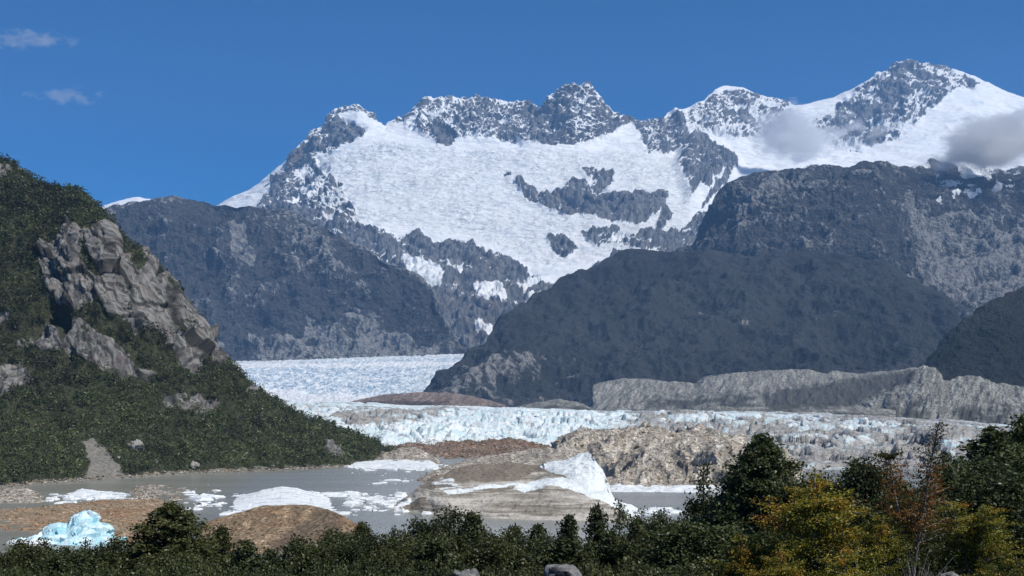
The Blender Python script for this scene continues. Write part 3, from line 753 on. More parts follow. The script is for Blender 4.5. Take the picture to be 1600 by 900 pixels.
    floe([(470,775),(520,777),(560,776)], [(470,774,645),(500,771,655),(530,770,658),(560,774,645)], 'slim white floe behind the right slope of the big dome', 471, 559, .2, 3, 10)
    floe([(612,800),(630,801),(655,798)], [(612,797,556),(622,786,562),(638,780,566),(655,790,560)], 'small white ice block touching the left tip of the layered iceberg', 613, 654, .6, 3, 10, facets=.8)
    floe([(345,800),(380,806),(430,806)], [(345,798,560),(372,797,570),(400,799,570),(430,803,560)], 'thin grey white floe stranded behind the brown gravel mound', 346, 429, .2, 3, 8, dirt=.2)
    floe([(925,768),(1000,769),(1100,770),(1190,772)], [(925,765,690),(960,757,700),(1010,759,700),(1060,758,700),(1110,760,700),(1190,766,685)], 'low white ledge of ice along the foot of the tan debris hill', 926, 1189, .7, 5, 12, facets=.9, dirt=.22)
    floe([(300,790),(330,792),(352,791)], [(300,788,598),(318,786,606),(338,786,606),(352,789,598)], 'tiny flat floe left of the big smooth dome', 301, 351, .2, 3, 8)
    floe([(1006,801),(1018,802),(1030,800)], [(1006,799,560),(1016,792,563),(1024,793,563),(1030,798,560)], 'small white ice chunk at the right toe of the layered iceberg', 1007, 1029, .3, 2, 5)
    # the pale blue iceberg on the left
    mound('iceberg', wl([(20,849),(60,850),(110,853),(150,854),(200,852)]), [(20,846,440),(45,842,442),(58,838,444),(69,828,446),(80,821,448),(92,819,449),(104,820,450),(110,812,450),(116,802,450),(128,797,450),(140,798,450),(150,806,449),(158,815,447),(168,822,445),(173,836,443),(200,848,440)], [60], m_berg,
          'pale blue craggy iceberg standing behind the thicket', 'iceberg', 21, 199, .55, .55, 3.2, 14, kind='thing', facets=1.5, smooth=False, sm=2, edge=.03)
    # broken bits of ice too many to count
    r = np.random.default_rng(21); V, Fc = [], []
    for x0, x1, y0, y1, n in ((545, 690, 770, 799, 210), (290, 345, 764, 800, 70), (345, 560, 798, 806, 70), (470, 560, 768, 776, 50), (535, 700, 722, 737, 160), (75, 215, 772, 786, 50), (560, 650, 742, 760, 14), (960, 1060, 764, 770, 16), (1000, 1050, 790, 806, 26), (20, 70, 846, 852, 14)):
        for _ in range(n):
            x, y = r.uniform(x0, x1), (y0 + y1) / 2 + r.normal() * (y1 - y0) * .22
            D = shore(y); p = np.array([(x - CX) / F_PX * D, D, 0.0]); w = r.uniform(.3, 1) ** 2.5 * 4.2
            m = r.integers(5, 8); a = np.sort(r.uniform(0, 6.28, m)); rr = w * r.uniform(.5, 1, m)
            ring = np.stack([np.cos(a) * rr * 1.5, np.sin(a) * rr, np.full(m, -.1)], -1)
            top = ring * np.array([.75, .75, 0]) + np.array([0, 0, .08 + .22 * w * r.uniform(.3, 1)]); top[:, 2] += r.normal(size=m) * .07 * w
            o = len(V); V.extend(p + ring); V.extend(p + top); V.append(p + top.mean(0) + np.array([0, 0, .08 * w]))
            for i in range(m):
                j = (i + 1) % m
                Fc.append((o + i, o + j, o + m + j)); Fc.append((o + i, o + m + j, o + m + i)); Fc.append((o + m + i, o + m + j, o + 2 * m))
    add('brash_ice', mesh_from('brash_ice', np.array(V), np.array(Fc), m_floe, {'dirt': np.full(len(V), .1)}, smooth=False), label='scattered small bits of white brash ice drifting on the grey lake', cat='brash ice', kind='stuff')
    # gravel banks
    mound('gravel_bank', wl([(-140,828),(-20,830),(40,832),(110,846),(190,856),(262,850),(300,830)]), [(-140,800,560),(-20,797,560),(60,793,565),(110,787,572),(160,781,590),(200,779,600),(240,781,600),(270,786,590),(300,800,570)], [90], m_tan,
          'wide tan stony gravel bank at the left edge of the lake', 'gravel bank', -138, 299, 1.0, .55, 7, 22, facets=.5)
    mound('gravel_bank', wl([(-60,787),(20,787),(60,786),(92,781)]), [(-60,772,640),(0,766,660),(20,763,668),(36,761,670),(55,768,665),(75,774,655),(92,779,648)], [36], m_grey,
          'low grey rubble spit beside the flat white floe', 'gravel bank', -58, 91, 1.0, .6, 5, 18, facets=.5)
    mound('gravel_bank', wl([(190,783),(250,784),(305,782)]), [(190,776,645),(215,762,690),(232,757,712),(260,759,715),(290,762,700),(305,776,665)], [36], m_grey,
          'grey rubble spit reaching into the lake between two white floes', 'gravel bank', 191, 304, 1.0, .7, 5, 20, facets=.6)
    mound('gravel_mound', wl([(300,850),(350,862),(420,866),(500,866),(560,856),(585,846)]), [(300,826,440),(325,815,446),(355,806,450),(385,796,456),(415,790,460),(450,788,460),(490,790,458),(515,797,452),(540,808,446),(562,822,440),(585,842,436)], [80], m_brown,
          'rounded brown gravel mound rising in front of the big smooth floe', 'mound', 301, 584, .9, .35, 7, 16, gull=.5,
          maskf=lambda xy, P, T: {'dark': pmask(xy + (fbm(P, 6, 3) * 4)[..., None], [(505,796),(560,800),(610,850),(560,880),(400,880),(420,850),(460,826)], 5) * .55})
    # water
    xs = np.linspace(-1500, 1500, 60); ys = np.concatenate([np.linspace(180, 700, 90), np.linspace(710, 1500, 60)])
    X, Y = np.meshgrid(xs, ys)
    sheet('lake', np.stack([X, Y, np.zeros_like(X)], -1), mat_lake(), {}, 'still grey silty meltwater lake', 'lake')

# ---------------------------------------------------------------- left forested hill with its granite face
def quads(cent, size, up_bias=0.0, elong=1.0, r=None):
    """leaf shaped quads of random turn at cent"""
    r = r or rng
    n = len(cent)
    a = r.normal(size=(n, 3)); a[:, 2] *= (1 - up_bias)
    a /= np.linalg.norm(a, axis=1, keepdims=True)
    nrm = r.normal(size=(n, 3)); nrm[:, 2] += up_bias * 2.5
    b = np.cross(nrm, a); b /= np.maximum(np.linalg.norm(b, axis=1, keepdims=True), 1e-6)
    s = (size * r.uniform(.6, 1.3, n))[:, None]
    V = np.stack([cent - a * s * elong, cent + b * s * .55, cent + a * s * elong, cent - b * s * .55], 1)
    return V.reshape(-1, 3)

G = {}
def build_left_hill():
    base = [(-320,800,560),(-100,775,640),(0,762,shore(762)),(100,755,shore(755)),(200,747,shore(747)),(300,740,shore(740)),(420,736,shore(736)),(500,732,shore(732)),(548,729,shore(729)),(580,722,985),(604,714,1050),(620,713,1060)]
    low = [(-320,700,760),(-100,690,800),(0,680,840),(100,668,870),(200,655,890),(300,660,915),(400,680,940),(480,700,955),(540,712,970),(580,714,1030),(604,711,1062),(620,712,1070)]
    mid = [(-320,500,960),(-100,520,960),(0,545,950),(60,560,945),(150,575,945),(220,585,955),(300,590,985),(340,600,1005),(390,632,1020),(440,658,1035),(490,678,1045),(545,694,1055),(580,703,1065),(604,709,1070),(620,711,1075)]
    up = [(-320,250,1120),(-100,330,1090),(0,365,1080),(60,372,1060),(120,360,1050),(170,368,1045),(215,408,1040),(240,432,1040),(275,465,1045),(310,505,1050),(335,552,1052),(370,590,1060),(420,628,1070),(480,660,1080),(545,681,1080),(580,696,1082),(604,707,1084),(620,710,1086)]
    top = [(-320,120,1300),(-100,200,1260),(0,246,1220),(30,262,1215),(60,288,1210),(100,296,1200),(130,303,1190),(150,325,1180),(170,347,1165),(205,396,1140),(250,432,1110),(285,475,1100),(310,512,1095),(335,548,1095),(380,592,1100),(430,632,1105),(480,657,1105),(545,675,1105),(580,692,1105),(604,706,1100),(620,710,1095)]
    P, T = loft([base, low, mid, up, top], [70, 100, 190, 110], -310, 619, 1.2, back=(160, 90), smooth=4, xsm=2)
    T2 = np.repeat(T[:, None], P.shape[1], 1); n0 = normals(P); xy = img(P)
    W = np.stack([fbm(P, 14, 4, .6), fbm(P + 70., 14, 4, .6)], -1)
    q = xy + W * 6
    polys = [
        [(60,378),(92,385),(104,360),(120,357),(138,372),(168,361),(186,384),(192,402),(212,399),(238,415),(240,438),(252,430),(277,452),(294,478),(328,518),(324,542),(312,580),(302,562),(270,532),(237,517),(205,522),(175,513),(168,495),(140,486),(112,488),(82,467),(70,445)],
        [(107,500),(130,504),(152,517),(160,526),(182,534),(204,552),(215,580),(200,592),(140,568),(100,548),(70,548),(28,541),(48,527),(72,497),(95,515)],
        [(-40,575),(30,568),(55,595),(25,607),(12,614),(-40,612)], [(-30,478),(15,486),(14,503),(-30,502)],
        [(250,620),(284,609),(337,624),(347,633),(325,646),(262,637)], [(326,536),(350,556),(350,574),(326,572)],
        [(390,600),(402,610),(396,620),(386,612)], [(212,575),(245,585),(235,600),(210,590)], [(500,690),(528,698),(540,716),(515,716)],
        [(-60,250),(12,262),(20,280),(-60,270)],
    ]
    rock = np.zeros(P.shape[:2])
    for p in polys: rock = np.maximum(rock, pmask(q, p, 3))
    # ledges with scrub across the face
    ledge = pmask(q, [(115,488),(150,478),(175,500),(205,520),(215,545),(190,540),(150,515)], 4)
    ledge = np.maximum(ledge, pmask(q, [(135,395),(145,420),(160,440),(150,445),(130,420)], 2.5))
    ledge = np.maximum(ledge, pmask(q, [(205,395),(222,420),(215,432),(200,412)], 2.5))
    ledge = np.maximum(ledge, sstep(.32, .52, fbm(P, (12, 14, 10), 4, .6)) * .9)
    rock = rock * (1 - .9 * ledge)
    scree = pmask(q, [(128,690),(145,684),(166,698),(188,727),(200,750),(120,760),(140,722)], 8) * .8
    scree0 = scree.copy()
    scree = np.maximum(scree, sstep(12, 3, (762 - 0.055 * np.clip(xy[..., 0], -50, 560)) * 0 + np.interp(xy[..., 0], [-320,0,200,420,548,604], [800,762,747,736,729,714])- xy[..., 1] + fbm(P, 10, 4) * 9) * .8)
    # slabs: tilted plates that dip down to the right, split by cracks
    a = math.radians(-36)
    R = np.array([[math.cos(a), 0, -math.sin(a)], [0, 1, 0], [math.sin(a), 0, math.cos(a)]])
    Pr = P @ R.T
    Pr = Pr + np.stack([fbm(P, 20, 3), fbm(P + 31., 20, 3), fbm(P + 62., 20, 3)], -1) * 3.0
    m = rock > .02
    fac = np.zeros(P.shape[:2])
    joint = np.zeros(P.shape[:2])
    pm = Pr[m]
    def hsh(i, j, q): return _perm[(_perm[(_perm[i & 255] + j) & 255] + q) & 255] / 255.0
    for w_, l_, k, sd in ((17, 46, 8.5, 3), (6.5, 19, 3.0, 40), (2.6, 8, .9, 90)):
        u = pm[:, 0] / w_ + fbm(pm, 60, 2, seed=sd) * .35; i = np.floor(u).astype(int); fu = u - i
        v = pm[:, 2] / l_ + hsh(i, i, sd) * 3 + (fu - .5) * .25; j = np.floor(v).astype(int); fv = v - j
        fac[m] += k * ((hsh(i, j, sd) - .5) * 1.1 + (fu - .5) * (hsh(i, j, sd + 9) - .35) * 1.5 + (fv - .5) * (hsh(i, j, sd + 17) - .55) * 1.6)
        joint[m] = np.maximum(joint[m], (sstep(.11, .0, np.minimum(fu, 1 - fu)) + sstep(.05, 0, np.minimum(fv, 1 - fv)) * .8) * min(1, k / 5))
    gul = fbm(P, (24, 24, 60), 5, .55, True)
    d = rock * fac + (1 - rock) * (fbm(P, 26, 4) * 2.5) * sstep(0, .3, T2) + (gul - .62) * 9 * sstep(.6, 1.6, T2) * (1 - .5 * np.clip(1 - np.abs(T2 - 4) / .2, 0, 1))
    rec = pmask(q, [(262,528),(285,545),(303,562),(311,580),(300,584),(280,568),(255,548)], 5) * 13
    rec = np.maximum(rec, pmask(q, [(82,470),(112,490),(110,512),(98,522),(76,505),(68,490)], 4) * 10)
    rec = np.maximum(rec, pmask(q, [(205,512),(222,515),(226,530),(208,535)], 3) * 7)
    rec = np.maximum(rec, pmask(q, [(30,505),(70,495),(75,530),(40,528)], 5) * 8)
    d = d - rec + pmask(xy, polys[0], 12) * 6
    P = P + n0 * d[..., None]
    G.update(P=P, T=T2, xy=xy, rock=rock, scree=scree, rec=rec)
    sheet('granite_hill', P, mat_cliff(), {'rock': rock, 'scree': scree, 'joint': np.clip(joint, 0, 1), 'pu': Pr[..., 0], 'pw': Pr[..., 2]}, 'steep forested hill with a cracked grey granite face above the lake', 'hill')

    # the wood that covers it: nobody could count it
    n = normals(P); 
    A = np.linalg.norm(np.cross(np.gradient(P, axis=1), np.gradient(P, axis=0)), axis=-1)
    veg = np.clip(1 - 1.35 * rock, 0, 1) * np.clip(1 - scree0 * 1.15 - scree * .55, 0, 1) * (xy[..., 0] > -60) * (T2 < 4.25) * (T2 > .03) * np.clip(1 - rec / 6, 0, 1)
    veg *= .45 + .55 * sstep(-.45, .1, fbm(P, 16, 4))
    w = (A * veg).ravel(); w /= w.sum()
    N = 26000
    idx = rng.choice(len(w), N, p=w)
    base_p = P.reshape(-1, 3)[idx] + rng.normal(size=(N, 3)) * np.array([1.0, 1.0, .1])
    xx = xy.reshape(-1, 2)[idx]
    tone = fbm(base_p, 38, 4) + sstep(560, 680, xx[:, 1]) * .42 - .04
    big = np.where(rng.uniform(size=N) < .10, rng.uniform(1.7, 2.7, N), rng.uniform(.45, 1.25, N)) * np.where(xx[:, 1] < 360, 1.25, 1.0)
    k = 32
    dirs = rng.normal(size=(N, k, 3)); dirs /= np.linalg.norm(dirs, axis=-1, keepdims=True)
    rad = rng.uniform(.35, 1, (N, k, 1)) ** .5
    cen = base_p[:, None] + dirs * rad * big[:, None, None] * np.array([1.35, 1.35, 1.5]) + np.array([0, 0, 1.0]) * (big[:, None, None] * 1.2)
    cen = cen.reshape(-1, 3)
    V = quads(cen, np.repeat(big, k) * .36, .35)
    v = np.clip(.45 + tone * .5 + rng.normal(size=N) * .22, 0, 1)
    v = np.repeat(np.repeat(v, k) + rng.normal(size=N * k) * .08, 4)
    fc = np.arange(len(V)).reshape(-1, 4)
    me = mesh_from('forest', V, fc, mat_leaf('hillside_foliage', [(.020, .023, .013), (.050, .053, .025), (.068, .088, .033), (.125, .135, .055)], .3), {'v': np.clip(v, 0, 1)}, smooth=False)
    add('forest', me, label='dense dark green beech scrub covering the granite hill', cat='forest', kind='stuff')

# ---------------------------------------------------------------- trees
def tube(pts, radii, sides=6):
    pts = np.array(pts, float); V = []
    for i, p in enumerate(pts):
        t = pts[min(i + 1, len(pts) - 1)] - pts[max(i - 1, 0)]
        t = t / max(np.linalg.norm(t), 1e-9)
        u = np.cross(t, [0.3, 0.9, 0.2]); u /= np.linalg.norm(u); w = np.cross(t, u)
        for s in range(sides):
            a = 2 * math.pi * s / sides
            V.append(p + radii[i] * (u * math.cos(a) + w * math.sin(a)))
    Fc = []
    for i in range(len(pts) - 1):
        for s in range(sides):
            a, b = i * sides + s, i * sides + (s + 1) % sides
            Fc.append((a, b, b + sides, a + sides))
    return np.array(V), np.array(Fc)

def join_tubes(ts):
    V, Fc, o = [], [], 0
    for v, f in ts:
        V.append(v); Fc.append(f + o); o += len(v)
    return np.concatenate(V), np.concatenate(Fc)

def tree_proto(seed, env, nb, nl, leaf, h=5.0, flat=.55, droop=0.15, spread=.16, stems=1, low=.06, vfun=None, bare=0.0, lift=.25, trunk_r=.07, lobes=.28, vis=24):
    """one tree h metres high: returns trunk mesh data and crown mesh data. env(t): crown radius in metres at relative height t"""
    r = np.random.default_rng(seed)
    tubes, cen, vv = [], [], []
    stem_list = []
    for s in range(stems):
        lean = r.normal(size=2) * (.06 if stems == 1 else .22) * h * .5
        hh = h * (1 if s == 0 else r.uniform(.7, .97))
        ts = np.linspace(0, 1, 8)
        wob = np.cumsum(r.normal(size=(8, 2)) * .03 * h * .25, 0)
        sp = np.stack([lean[0] * ts + wob[:, 0] * ts, lean[1] * ts + wob[:, 1] * ts, ts * hh], -1)
        stem_list.append(sp)
        tubes.append(tube(sp, trunk_r * (1 - .9 * ts) + .008, 7))
    ph = r.uniform(0, 6.28, 4)
    for i in range(nb):
        sp = stem_list[i % stems]
        t = low + (1 - low) * ((i + r.uniform()) / nb) ** .9
        az = i * 2.39996 + r.normal() * .3
        lob = 1 + lobes * (math.sin(2 * az + ph[0] + t * 5) * .6 + math.sin(3 * az + ph[1] - t * 7) * .6)
        L = env(t) * lob * r.uniform(.7, 1.12)
        if L < .05: continue
        p0 = np.array([np.interp(t * h, sp[:, 2], sp[:, 0]), np.interp(t * h, sp[:, 2], sp[:, 1]), min(t * h, sp[-1, 2])])
        d = np.array([math.cos(az), math.sin(az), lift * (1 if t < .8 else 1.6)])
        ks = np.linspace(0, 1, 5)
        br = p0 + d * (ks[:, None] * L) + np.array([0, 0, -1]) * (droop * L * ks[:, None] ** 2)
        br += np.cumsum(r.normal(size=(5, 3)) * .03 * L, 0) * ks[:, None]
        if i < vis * 9 and i % max(1, nb // vis) == 0: tubes.append(tube(br, .024 * (1 - .8 * ks) * max(.5, L) + .003, 4))
        m = max(3, int(nl * L / nb / .9))
        kk = np.clip(r.beta(2.1, 1.15, m), bare, 1)
        c = np.stack([np.interp(kk, ks, br[:, a]) for a in range(3)], -1)
        # sprays: several tufts on a branch
        tuft = r.normal(size=(6, 3)) * spread * L
        c = c + tuft[r.integers(0, 6, m)] * np.array([1, 1, flat]) + r.normal(size=(m, 3)) * spread * .55 * np.array([1, 1, flat])
        cen.append(c)
        base = r.normal() * .12
        vv.append((vfun(t, az, r) if vfun else .45) + base + r.normal(size=m) * .12 + (kk - .6) * .2)
    cen = np.concatenate(cen); vv = np.concatenate(vv)
    keep = cen[:, 2] > .02; cen, vv = cen[keep], vv[keep]
    V = quads(cen, np.full(len(cen), leaf), .3, 1.0, r)
    cr = (V, np.arange(len(V)).reshape(-1, 4), np.repeat(np.clip(vv, 0, 1), 4))
    return join_tubes(tubes), cr

def ground_z(X, Y):
    X = np.asarray(X, float); Y = np.asarray(Y, float)
    z = np.where(Y < 16, 42.9 - .10 * Y, 41.3 - .185 * (Y - 16))
    z = z + 2.3 * np.exp(-((X - 8.6) / 3.2) ** 2 - ((Y - 28) / 5.0) ** 2)
    z = z + sstep(4, 22, X) * sstep(26, 50, Y) * 2.2
    p = np.stack([X, Y, np.zeros_like(X)], -1)
    z = z + fbm(p, 9, 4) * .3 * sstep(4, 16, Y) + fbm(p, 1.6, 3) * .07
    return np.maximum(z, -7.9)

def build_ground():
    xs = np.concatenate([np.linspace(-420, -60, 50)[:-1], np.linspace(-60, 60, 260), np.linspace(60, 420, 50)[1:]])
    ys = np.concatenate([np.linspace(-120, 2, 30)[:-1], np.linspace(2, 60, 220), np.linspace(60, 330, 110)[1:]])
    X, Y = np.meshgrid(xs, ys)
    Z = ground_z(X, Y)
    sheet('ground', np.stack([X, Y, Z], -1), mat_ground(), {}, 'sloping stony soil of the viewpoint moraine', 'ground')
    # the valley floor under everything, out to the horizon
    xs = np.linspace(-13000, 13000, 40); ys = np.linspace(-400, 17000, 40)
    X, Y = np.meshgrid(xs, ys)
    sheet('valley_floor_terrain', np.stack([X, Y, np.full_like(X, -8.0)], -1), mat_simple('valley_till', (.12, .115, .10), (.22, .21, .19), 30, .95, 1.0), {}, 'flat grey valley floor beneath the lake and ice', 'terrain')

def build_trees():
    bark = mat_simple('bark', (.05, .042, .034), (.13, .115, .10), .12, .95, .01)
    palebark = mat_simple('pale_bark', (.17, .15, .125), (.36, .33, .29), .10, .95, .01)
    dark = mat_leaf('dark_beech_foliage', [(.018, .026, .012), (.044, .056, .022), (.072, .086, .033), (.12, .125, .05)])
    olive = mat_leaf('olive_beech_foliage', [(.022, .029, .011), (.050, .059, .021), (.080, .086, .030), (.13, .12, .045)])
    gold = mat_leaf('turning_beech_foliage', [(.020, .032, .010), (.115, .130, .018), (.30, .245, .030), (.30, .115, .022)], .35)
    redt = mat_leaf('half_turned_foliage', [(.028, .036, .013), (.060, .066, .020), (.16, .095, .024), (.28, .115, .028)], .3)
    dome = lambda R: (lambda t: R * (math.sin(math.pi * min(1, t * .9 + .12)) ** .6) * (1 - .12 * t))
    cone = lambda R: (lambda t: R * max(0, (1 - t)) ** .62 * (.75 + .25 * min(1, t * 5)) + .05)
    egg = lambda R: (lambda t: R * max(.02, (1 - t ** 2.2)) ** .8 * (.7 + .3 * min(1, t * 3)))
    spire = lambda R: (lambda t: R * (1 - t) ** .85 + .10)
    protos = {
        # kind: (list of data pairs, half width at scale 1 for h = 5)
        'dense_dome': [tree_proto(31, egg(1.75), 360, 52000, .046, low=.02, spread=.10, lobes=.10, flat=.6)],
        'bushy': [tree_proto(40 + i, dome(1.15), 280, 44000, .050, low=.02, spread=.19, lobes=.42, flat=.8, stems=3 + i % 2, lift=.45) for i in range(4)],
        'cone': [tree_proto(50 + i, cone(1.30), 280, 34000, .054, low=.02, spread=.15, flat=.5, lobes=.28) for i in range(3)],
        'sapling': [tree_proto(60 + i, spire(.95), 120, 10000, .045, low=.08, spread=.14, flat=.25, lobes=.3, droop=.05, lift=.32, bare=.2) for i in range(3)],
        'big_dome': [tree_proto(71, egg(1.75), 460, 60000, .042, low=.02, spread=.12, lobes=.24, flat=.5)],
        'gold': [tree_proto(80 + i, dome(1.5), 130, 19000, .050, low=.08, spread=.17, stems=3, lobes=.4, flat=.6, bare=.3, lift=.5,
                            vfun=lambda t, az, r, i=i: (.16 + .56 * t if i == 0 else .08 + .40 * t) + .24 * math.sin(az * 2 + 1), vis=22) for i in range(3)],
        'turning': [tree_proto(90, spire(1.05), 170, 22000, .034, low=.22, spread=.13, flat=.3, stems=2, lobes=.4, bare=.25, lift=.42,
                               vfun=lambda t, az, r: (.75 if .30 < t < .74 else .15), vis=60, droop=.05)],
        'shrub': [tree_proto(100 + i, dome(2.6), 170, 36000, .058, h=3.0, low=.03, spread=.14, stems=3, lobes=.35, lift=.4) for i in range(3)],
    }
    data = {}
    for k, lst in protos.items():
        lm = {'gold': gold, 'turning': redt, 'dense_dome': olive}.get(k, dark)
        data[k] = []
        for (tv, tf), (cv, cf, v) in lst:
            tm = mesh_from(k + '_trunk', tv, tf, palebark if k in ('gold', 'turning') else bark)
            ms = [lm] if k in ('gold', 'turning', 'dense_dome') else [dark, olive]
            cms = []
            for mm in ms:
                c = mesh_from(k + '_crown', cv, cf, mm, {'v': v}, smooth=False); cms.append(c)
            ext = np.percentile(np.abs(cv[:, :2]), 92)
            data[k].append((tm, cms, ext, float(cv[:, 2].max())))
    names = {'gold': 'beech_shrub', 'shrub': 'beech_shrub', 'sapling': 'beech_sapling', 'turning': 'beech_tree'}

    def plant(kind, x, ytop, D, wpx, label, group=None, var=None, tone=None, cat=None, sink=.1, h=None):
        """a tree whose top shows at (x, ytop) from depth D, its crown wpx photo pixels wide; it stands on the ground there"""
        lst = data[kind]
        tm, cms, ext, top = lst[(var if var is not None else random.randrange(len(lst))) % len(lst)]
        X = (x - CX) / F_PX * D
        g = float(ground_z(X, D)) - sink
        zt = H + (HOR - ytop) / F_PX * D
        hh = h if h else max(.6, zt - g)
        sxy = (wpx / 2) / F_PX * D / ext
        o = add(names.get(kind, 'beech_tree'), None, label=label, cat=cat or ('shrub' if kind in ('gold', 'shrub') else 'sapling' if kind == 'sapling' else 'tree'), group=group, loc=(X, D, g))
        o.scale = (sxy, sxy * random.uniform(.9, 1.1), hh / top)
        o.rotation_euler = (0, 0, random.uniform(0, 6.28))
        add('trunk', tm, o); add('crown', cms[tone % len(cms) if tone is not None else random.randrange(len(cms))], o)
        return o

    # the ones a viewer would point at
    plant('dense_dome', 271, 781, 54, 150, 'dense rounded cone of dark olive beech rising alone before the gravel mound')
    plant('bushy', 682, 788, 62, 92, 'dark round topped beech in front of the left end of the layered iceberg', var=0, tone=0)
    plant('cone', 736, 796, 60, 80, 'dark pointed beech just right of the round topped one by the layered iceberg', var=0, tone=0)
    plant('cone', 936, 783, 66, 62, 'dark spiky young beech before the white end of the layered iceberg', var=1, tone=0)
    plant('sapling', 970, 778, 66, 46, 'slim spiky beech sapling standing against the icy tip of the layered iceberg', var=0, tone=0)
    plant('cone', 886, 802, 64, 66, 'short feathery beech before the banded front of the layered iceberg', var=2, tone=0)
    plant('big_dome', 1192, 674, 52, 160, 'tall dark dome shaped beech standing highest in front of the tan debris hill')
    plant('sapling', 1096, 722, 58, 66, 'thin open beech sapling with wide layered twigs left of the tall dark dome', var=1, tone=0)
    plant('turning', 1424, 656, 27.5, 118, 'tall thin beech with a green tip, orange middle and pale forked stems', sink=0)
    plant('bushy', 1312, 708, 50, 110, 'green bushy beech right behind the orange and gold shrub', var=1, tone=0)
    plant('bushy', 1366, 712, 50, 104, 'green bushy beech between the gold shrub and the orange banded tree', var=2, tone=0)
    plant('cone', 1542, 662, 46, 130, 'dark green spire topped beech in the right hand clump', var=0, tone=0)
    plant('bushy', 1500, 700, 44, 120, 'broad dark beech at the left side of the right hand clump', var=3, tone=0)
    plant('cone', 1606, 640, 48, 120, 'dark beech cut off by the right edge, tallest of its clump', var=1, tone=0)
    plant('bushy', 1570, 715, 40, 150, 'wide dark beech filling the middle of the right hand clump', var=0, tone=0)
    plant('bushy', 1640, 690, 44, 150, 'dark beech beyond the right edge of the clump', var=2, tone=0)
    plant('sapling', 1470, 705, 50, 50, 'small sparse sapling beside the broad dark beech and the orange banded tree', var=2, tone=0)
    plant('gold', 1285, 733, 29, 130, 'large orange and gold leaved shrub below the tall dark dome', var=0, sink=0)
    plant('gold', 1145, 828, 30, 110, 'low yellow green shrub at the lower edge under the tall dark dome', var=1, sink=0)
    plant('gold', 1520, 782, 28, 100, 'yellow green shrub standing right of the pale forked stems', var=2, sink=0)
    plant('gold', 1360, 800, 27, 80, 'yellow leaved shrub in the gap left of the pale forked stems', var=1, sink=0)
    plant('gold', 1320, 850, 23, 95, 'gold shrub at the bottom edge beneath the large orange one', var=2, sink=0)
    plant('gold', 1225, 846, 24, 95, 'olive gold shrub at the bottom edge between two yellow ones', var=0, sink=0)
    plant('gold', 1575, 868, 21, 85, 'gold shrub in the lower right corner beside grey stones', var=1, sink=0)
    # second line of trees behind them on the right
    for x, y, D, w, k, v, lb in [
        (1062, 772, 62, 84, 'bushy', 1, 'rounded beech left of the thin open sapling'),
        (1112, 768, 58, 92, 'bushy', 2, 'broad beech at the foot of the thin open sapling'),
        (1022, 790, 64, 72, 'bushy', 3, 'low beech at the right toe of the layered iceberg'),
        (1142, 742, 56, 84, 'cone', 2, 'dark beech leaning on the left side of the tall dark dome'),
        (1250, 730, 50, 84, 'bushy', 0, 'dark beech tucked against the right side of the tall dark dome'),
        (1422, 745, 46, 110, 'bushy', 3, 'green beech showing behind the orange banded tree'),
        (1215, 790, 42, 120, 'bushy', 1, 'shaded beech between the tall dark dome and the orange shrub'),
        (1100, 805, 44, 130, 'bushy', 2, 'grey green bushy beech above the low yellow green shrub'),
        (600, 814, 64, 84, 'bushy', 1, 'beech with a ragged top left of the round topped one'),
        (566, 812, 66, 66, 'cone', 0, 'pointed beech before the right slope of the brown gravel mound'),
        (536, 822, 62, 78, 'bushy', 2, 'beech before the lower right end of the brown gravel mound'),
        (484, 832, 60, 84, 'bushy', 3, 'dark beech covering the foot of the brown gravel mound'),
        (346, 816, 58, 62, 'cone', 1, 'narrow beech touching the right side of the dense rounded cone'),
        (212, 832, 56, 72, 'bushy', 0, 'small beech touching the left side of the dense rounded cone'),
        (160, 846, 56, 70, 'bushy', 1, 'low beech in front of the right foot of the pale blue iceberg'),
        (92, 838, 54, 66, 'sapling', 2, 'twiggy sapling in front of the pale blue iceberg'),
        (130, 840, 54, 50, 'sapling', 0, 'second twiggy sapling in front of the pale blue iceberg, under its peak'),
        (798, 816, 62, 74, 'cone', 1, 'spiky beech before the middle of the banded iceberg front'),
        (838, 816, 62, 66, 'cone', 2, 'spiky beech next to the short feathery one at the banded iceberg front'),
        (768, 822, 60, 70, 'bushy', 3, 'low beech right of the dark pointed one by the iceberg'),
        (642, 826, 60, 70, 'bushy', 0, 'low beech left of the round topped one by the iceberg'),
        (1000, 808, 60, 60, 'cone', 0, 'pointed beech right of the slim spiky sapling'),
    ]:
        plant(k, x, y, D, w, lb, var=v, tone=0 if k != 'cone' else None)
    # crowded thicket along the bottom
    TL = 'dark green bushy beech in the crowded thicket along the lower edge'
    for x in range(-60, 1130, 34):
        xx = x + random.uniform(-12, 12)
        y = np.interp(xx, [-60, 60, 220, 340, 430, 520, 640, 800, 960, 1080, 1130], [840, 846, 850, 846, 846, 834, 828, 830, 826, 818, 808]) + random.uniform(-6, 10)
        plant(random.choice(['bushy', 'bushy', 'bushy', 'cone']), xx, y, random.uniform(46, 56), random.uniform(70, 105), TL, 'beeches of the lower thicket')
    SL = 'low leafy shrub filling the very bottom of the thicket'
    for x in range(-70, 1180, 52):
        xx = x + random.uniform(-16, 16)
        plant('shrub', xx, random.uniform(868, 884), random.uniform(34, 42), random.uniform(110, 150), SL, 'low shrubs of the bottom thicket')
    for x in range(-70, 1120, 70):
        xx = x + random.uniform(-20, 20)
        if abs(xx - 885) < 75 or abs(xx - 730) < 45: continue
        plant('shrub', xx, random.uniform(884, 894), random.uniform(26, 32), random.uniform(120, 160), SL, 'low shrubs of the bottom thicket')
    for x, y in ((1640, 760), (1700, 720), (1590, 800), (1440, 790), (1390, 760), (1530, 790), (1680, 800)):
        plant('bushy', x, y, random.uniform(38, 46), random.uniform(110, 140), 'shaded dark beech in the lower part of the right hand clump', 'shaded beeches of the right clump')

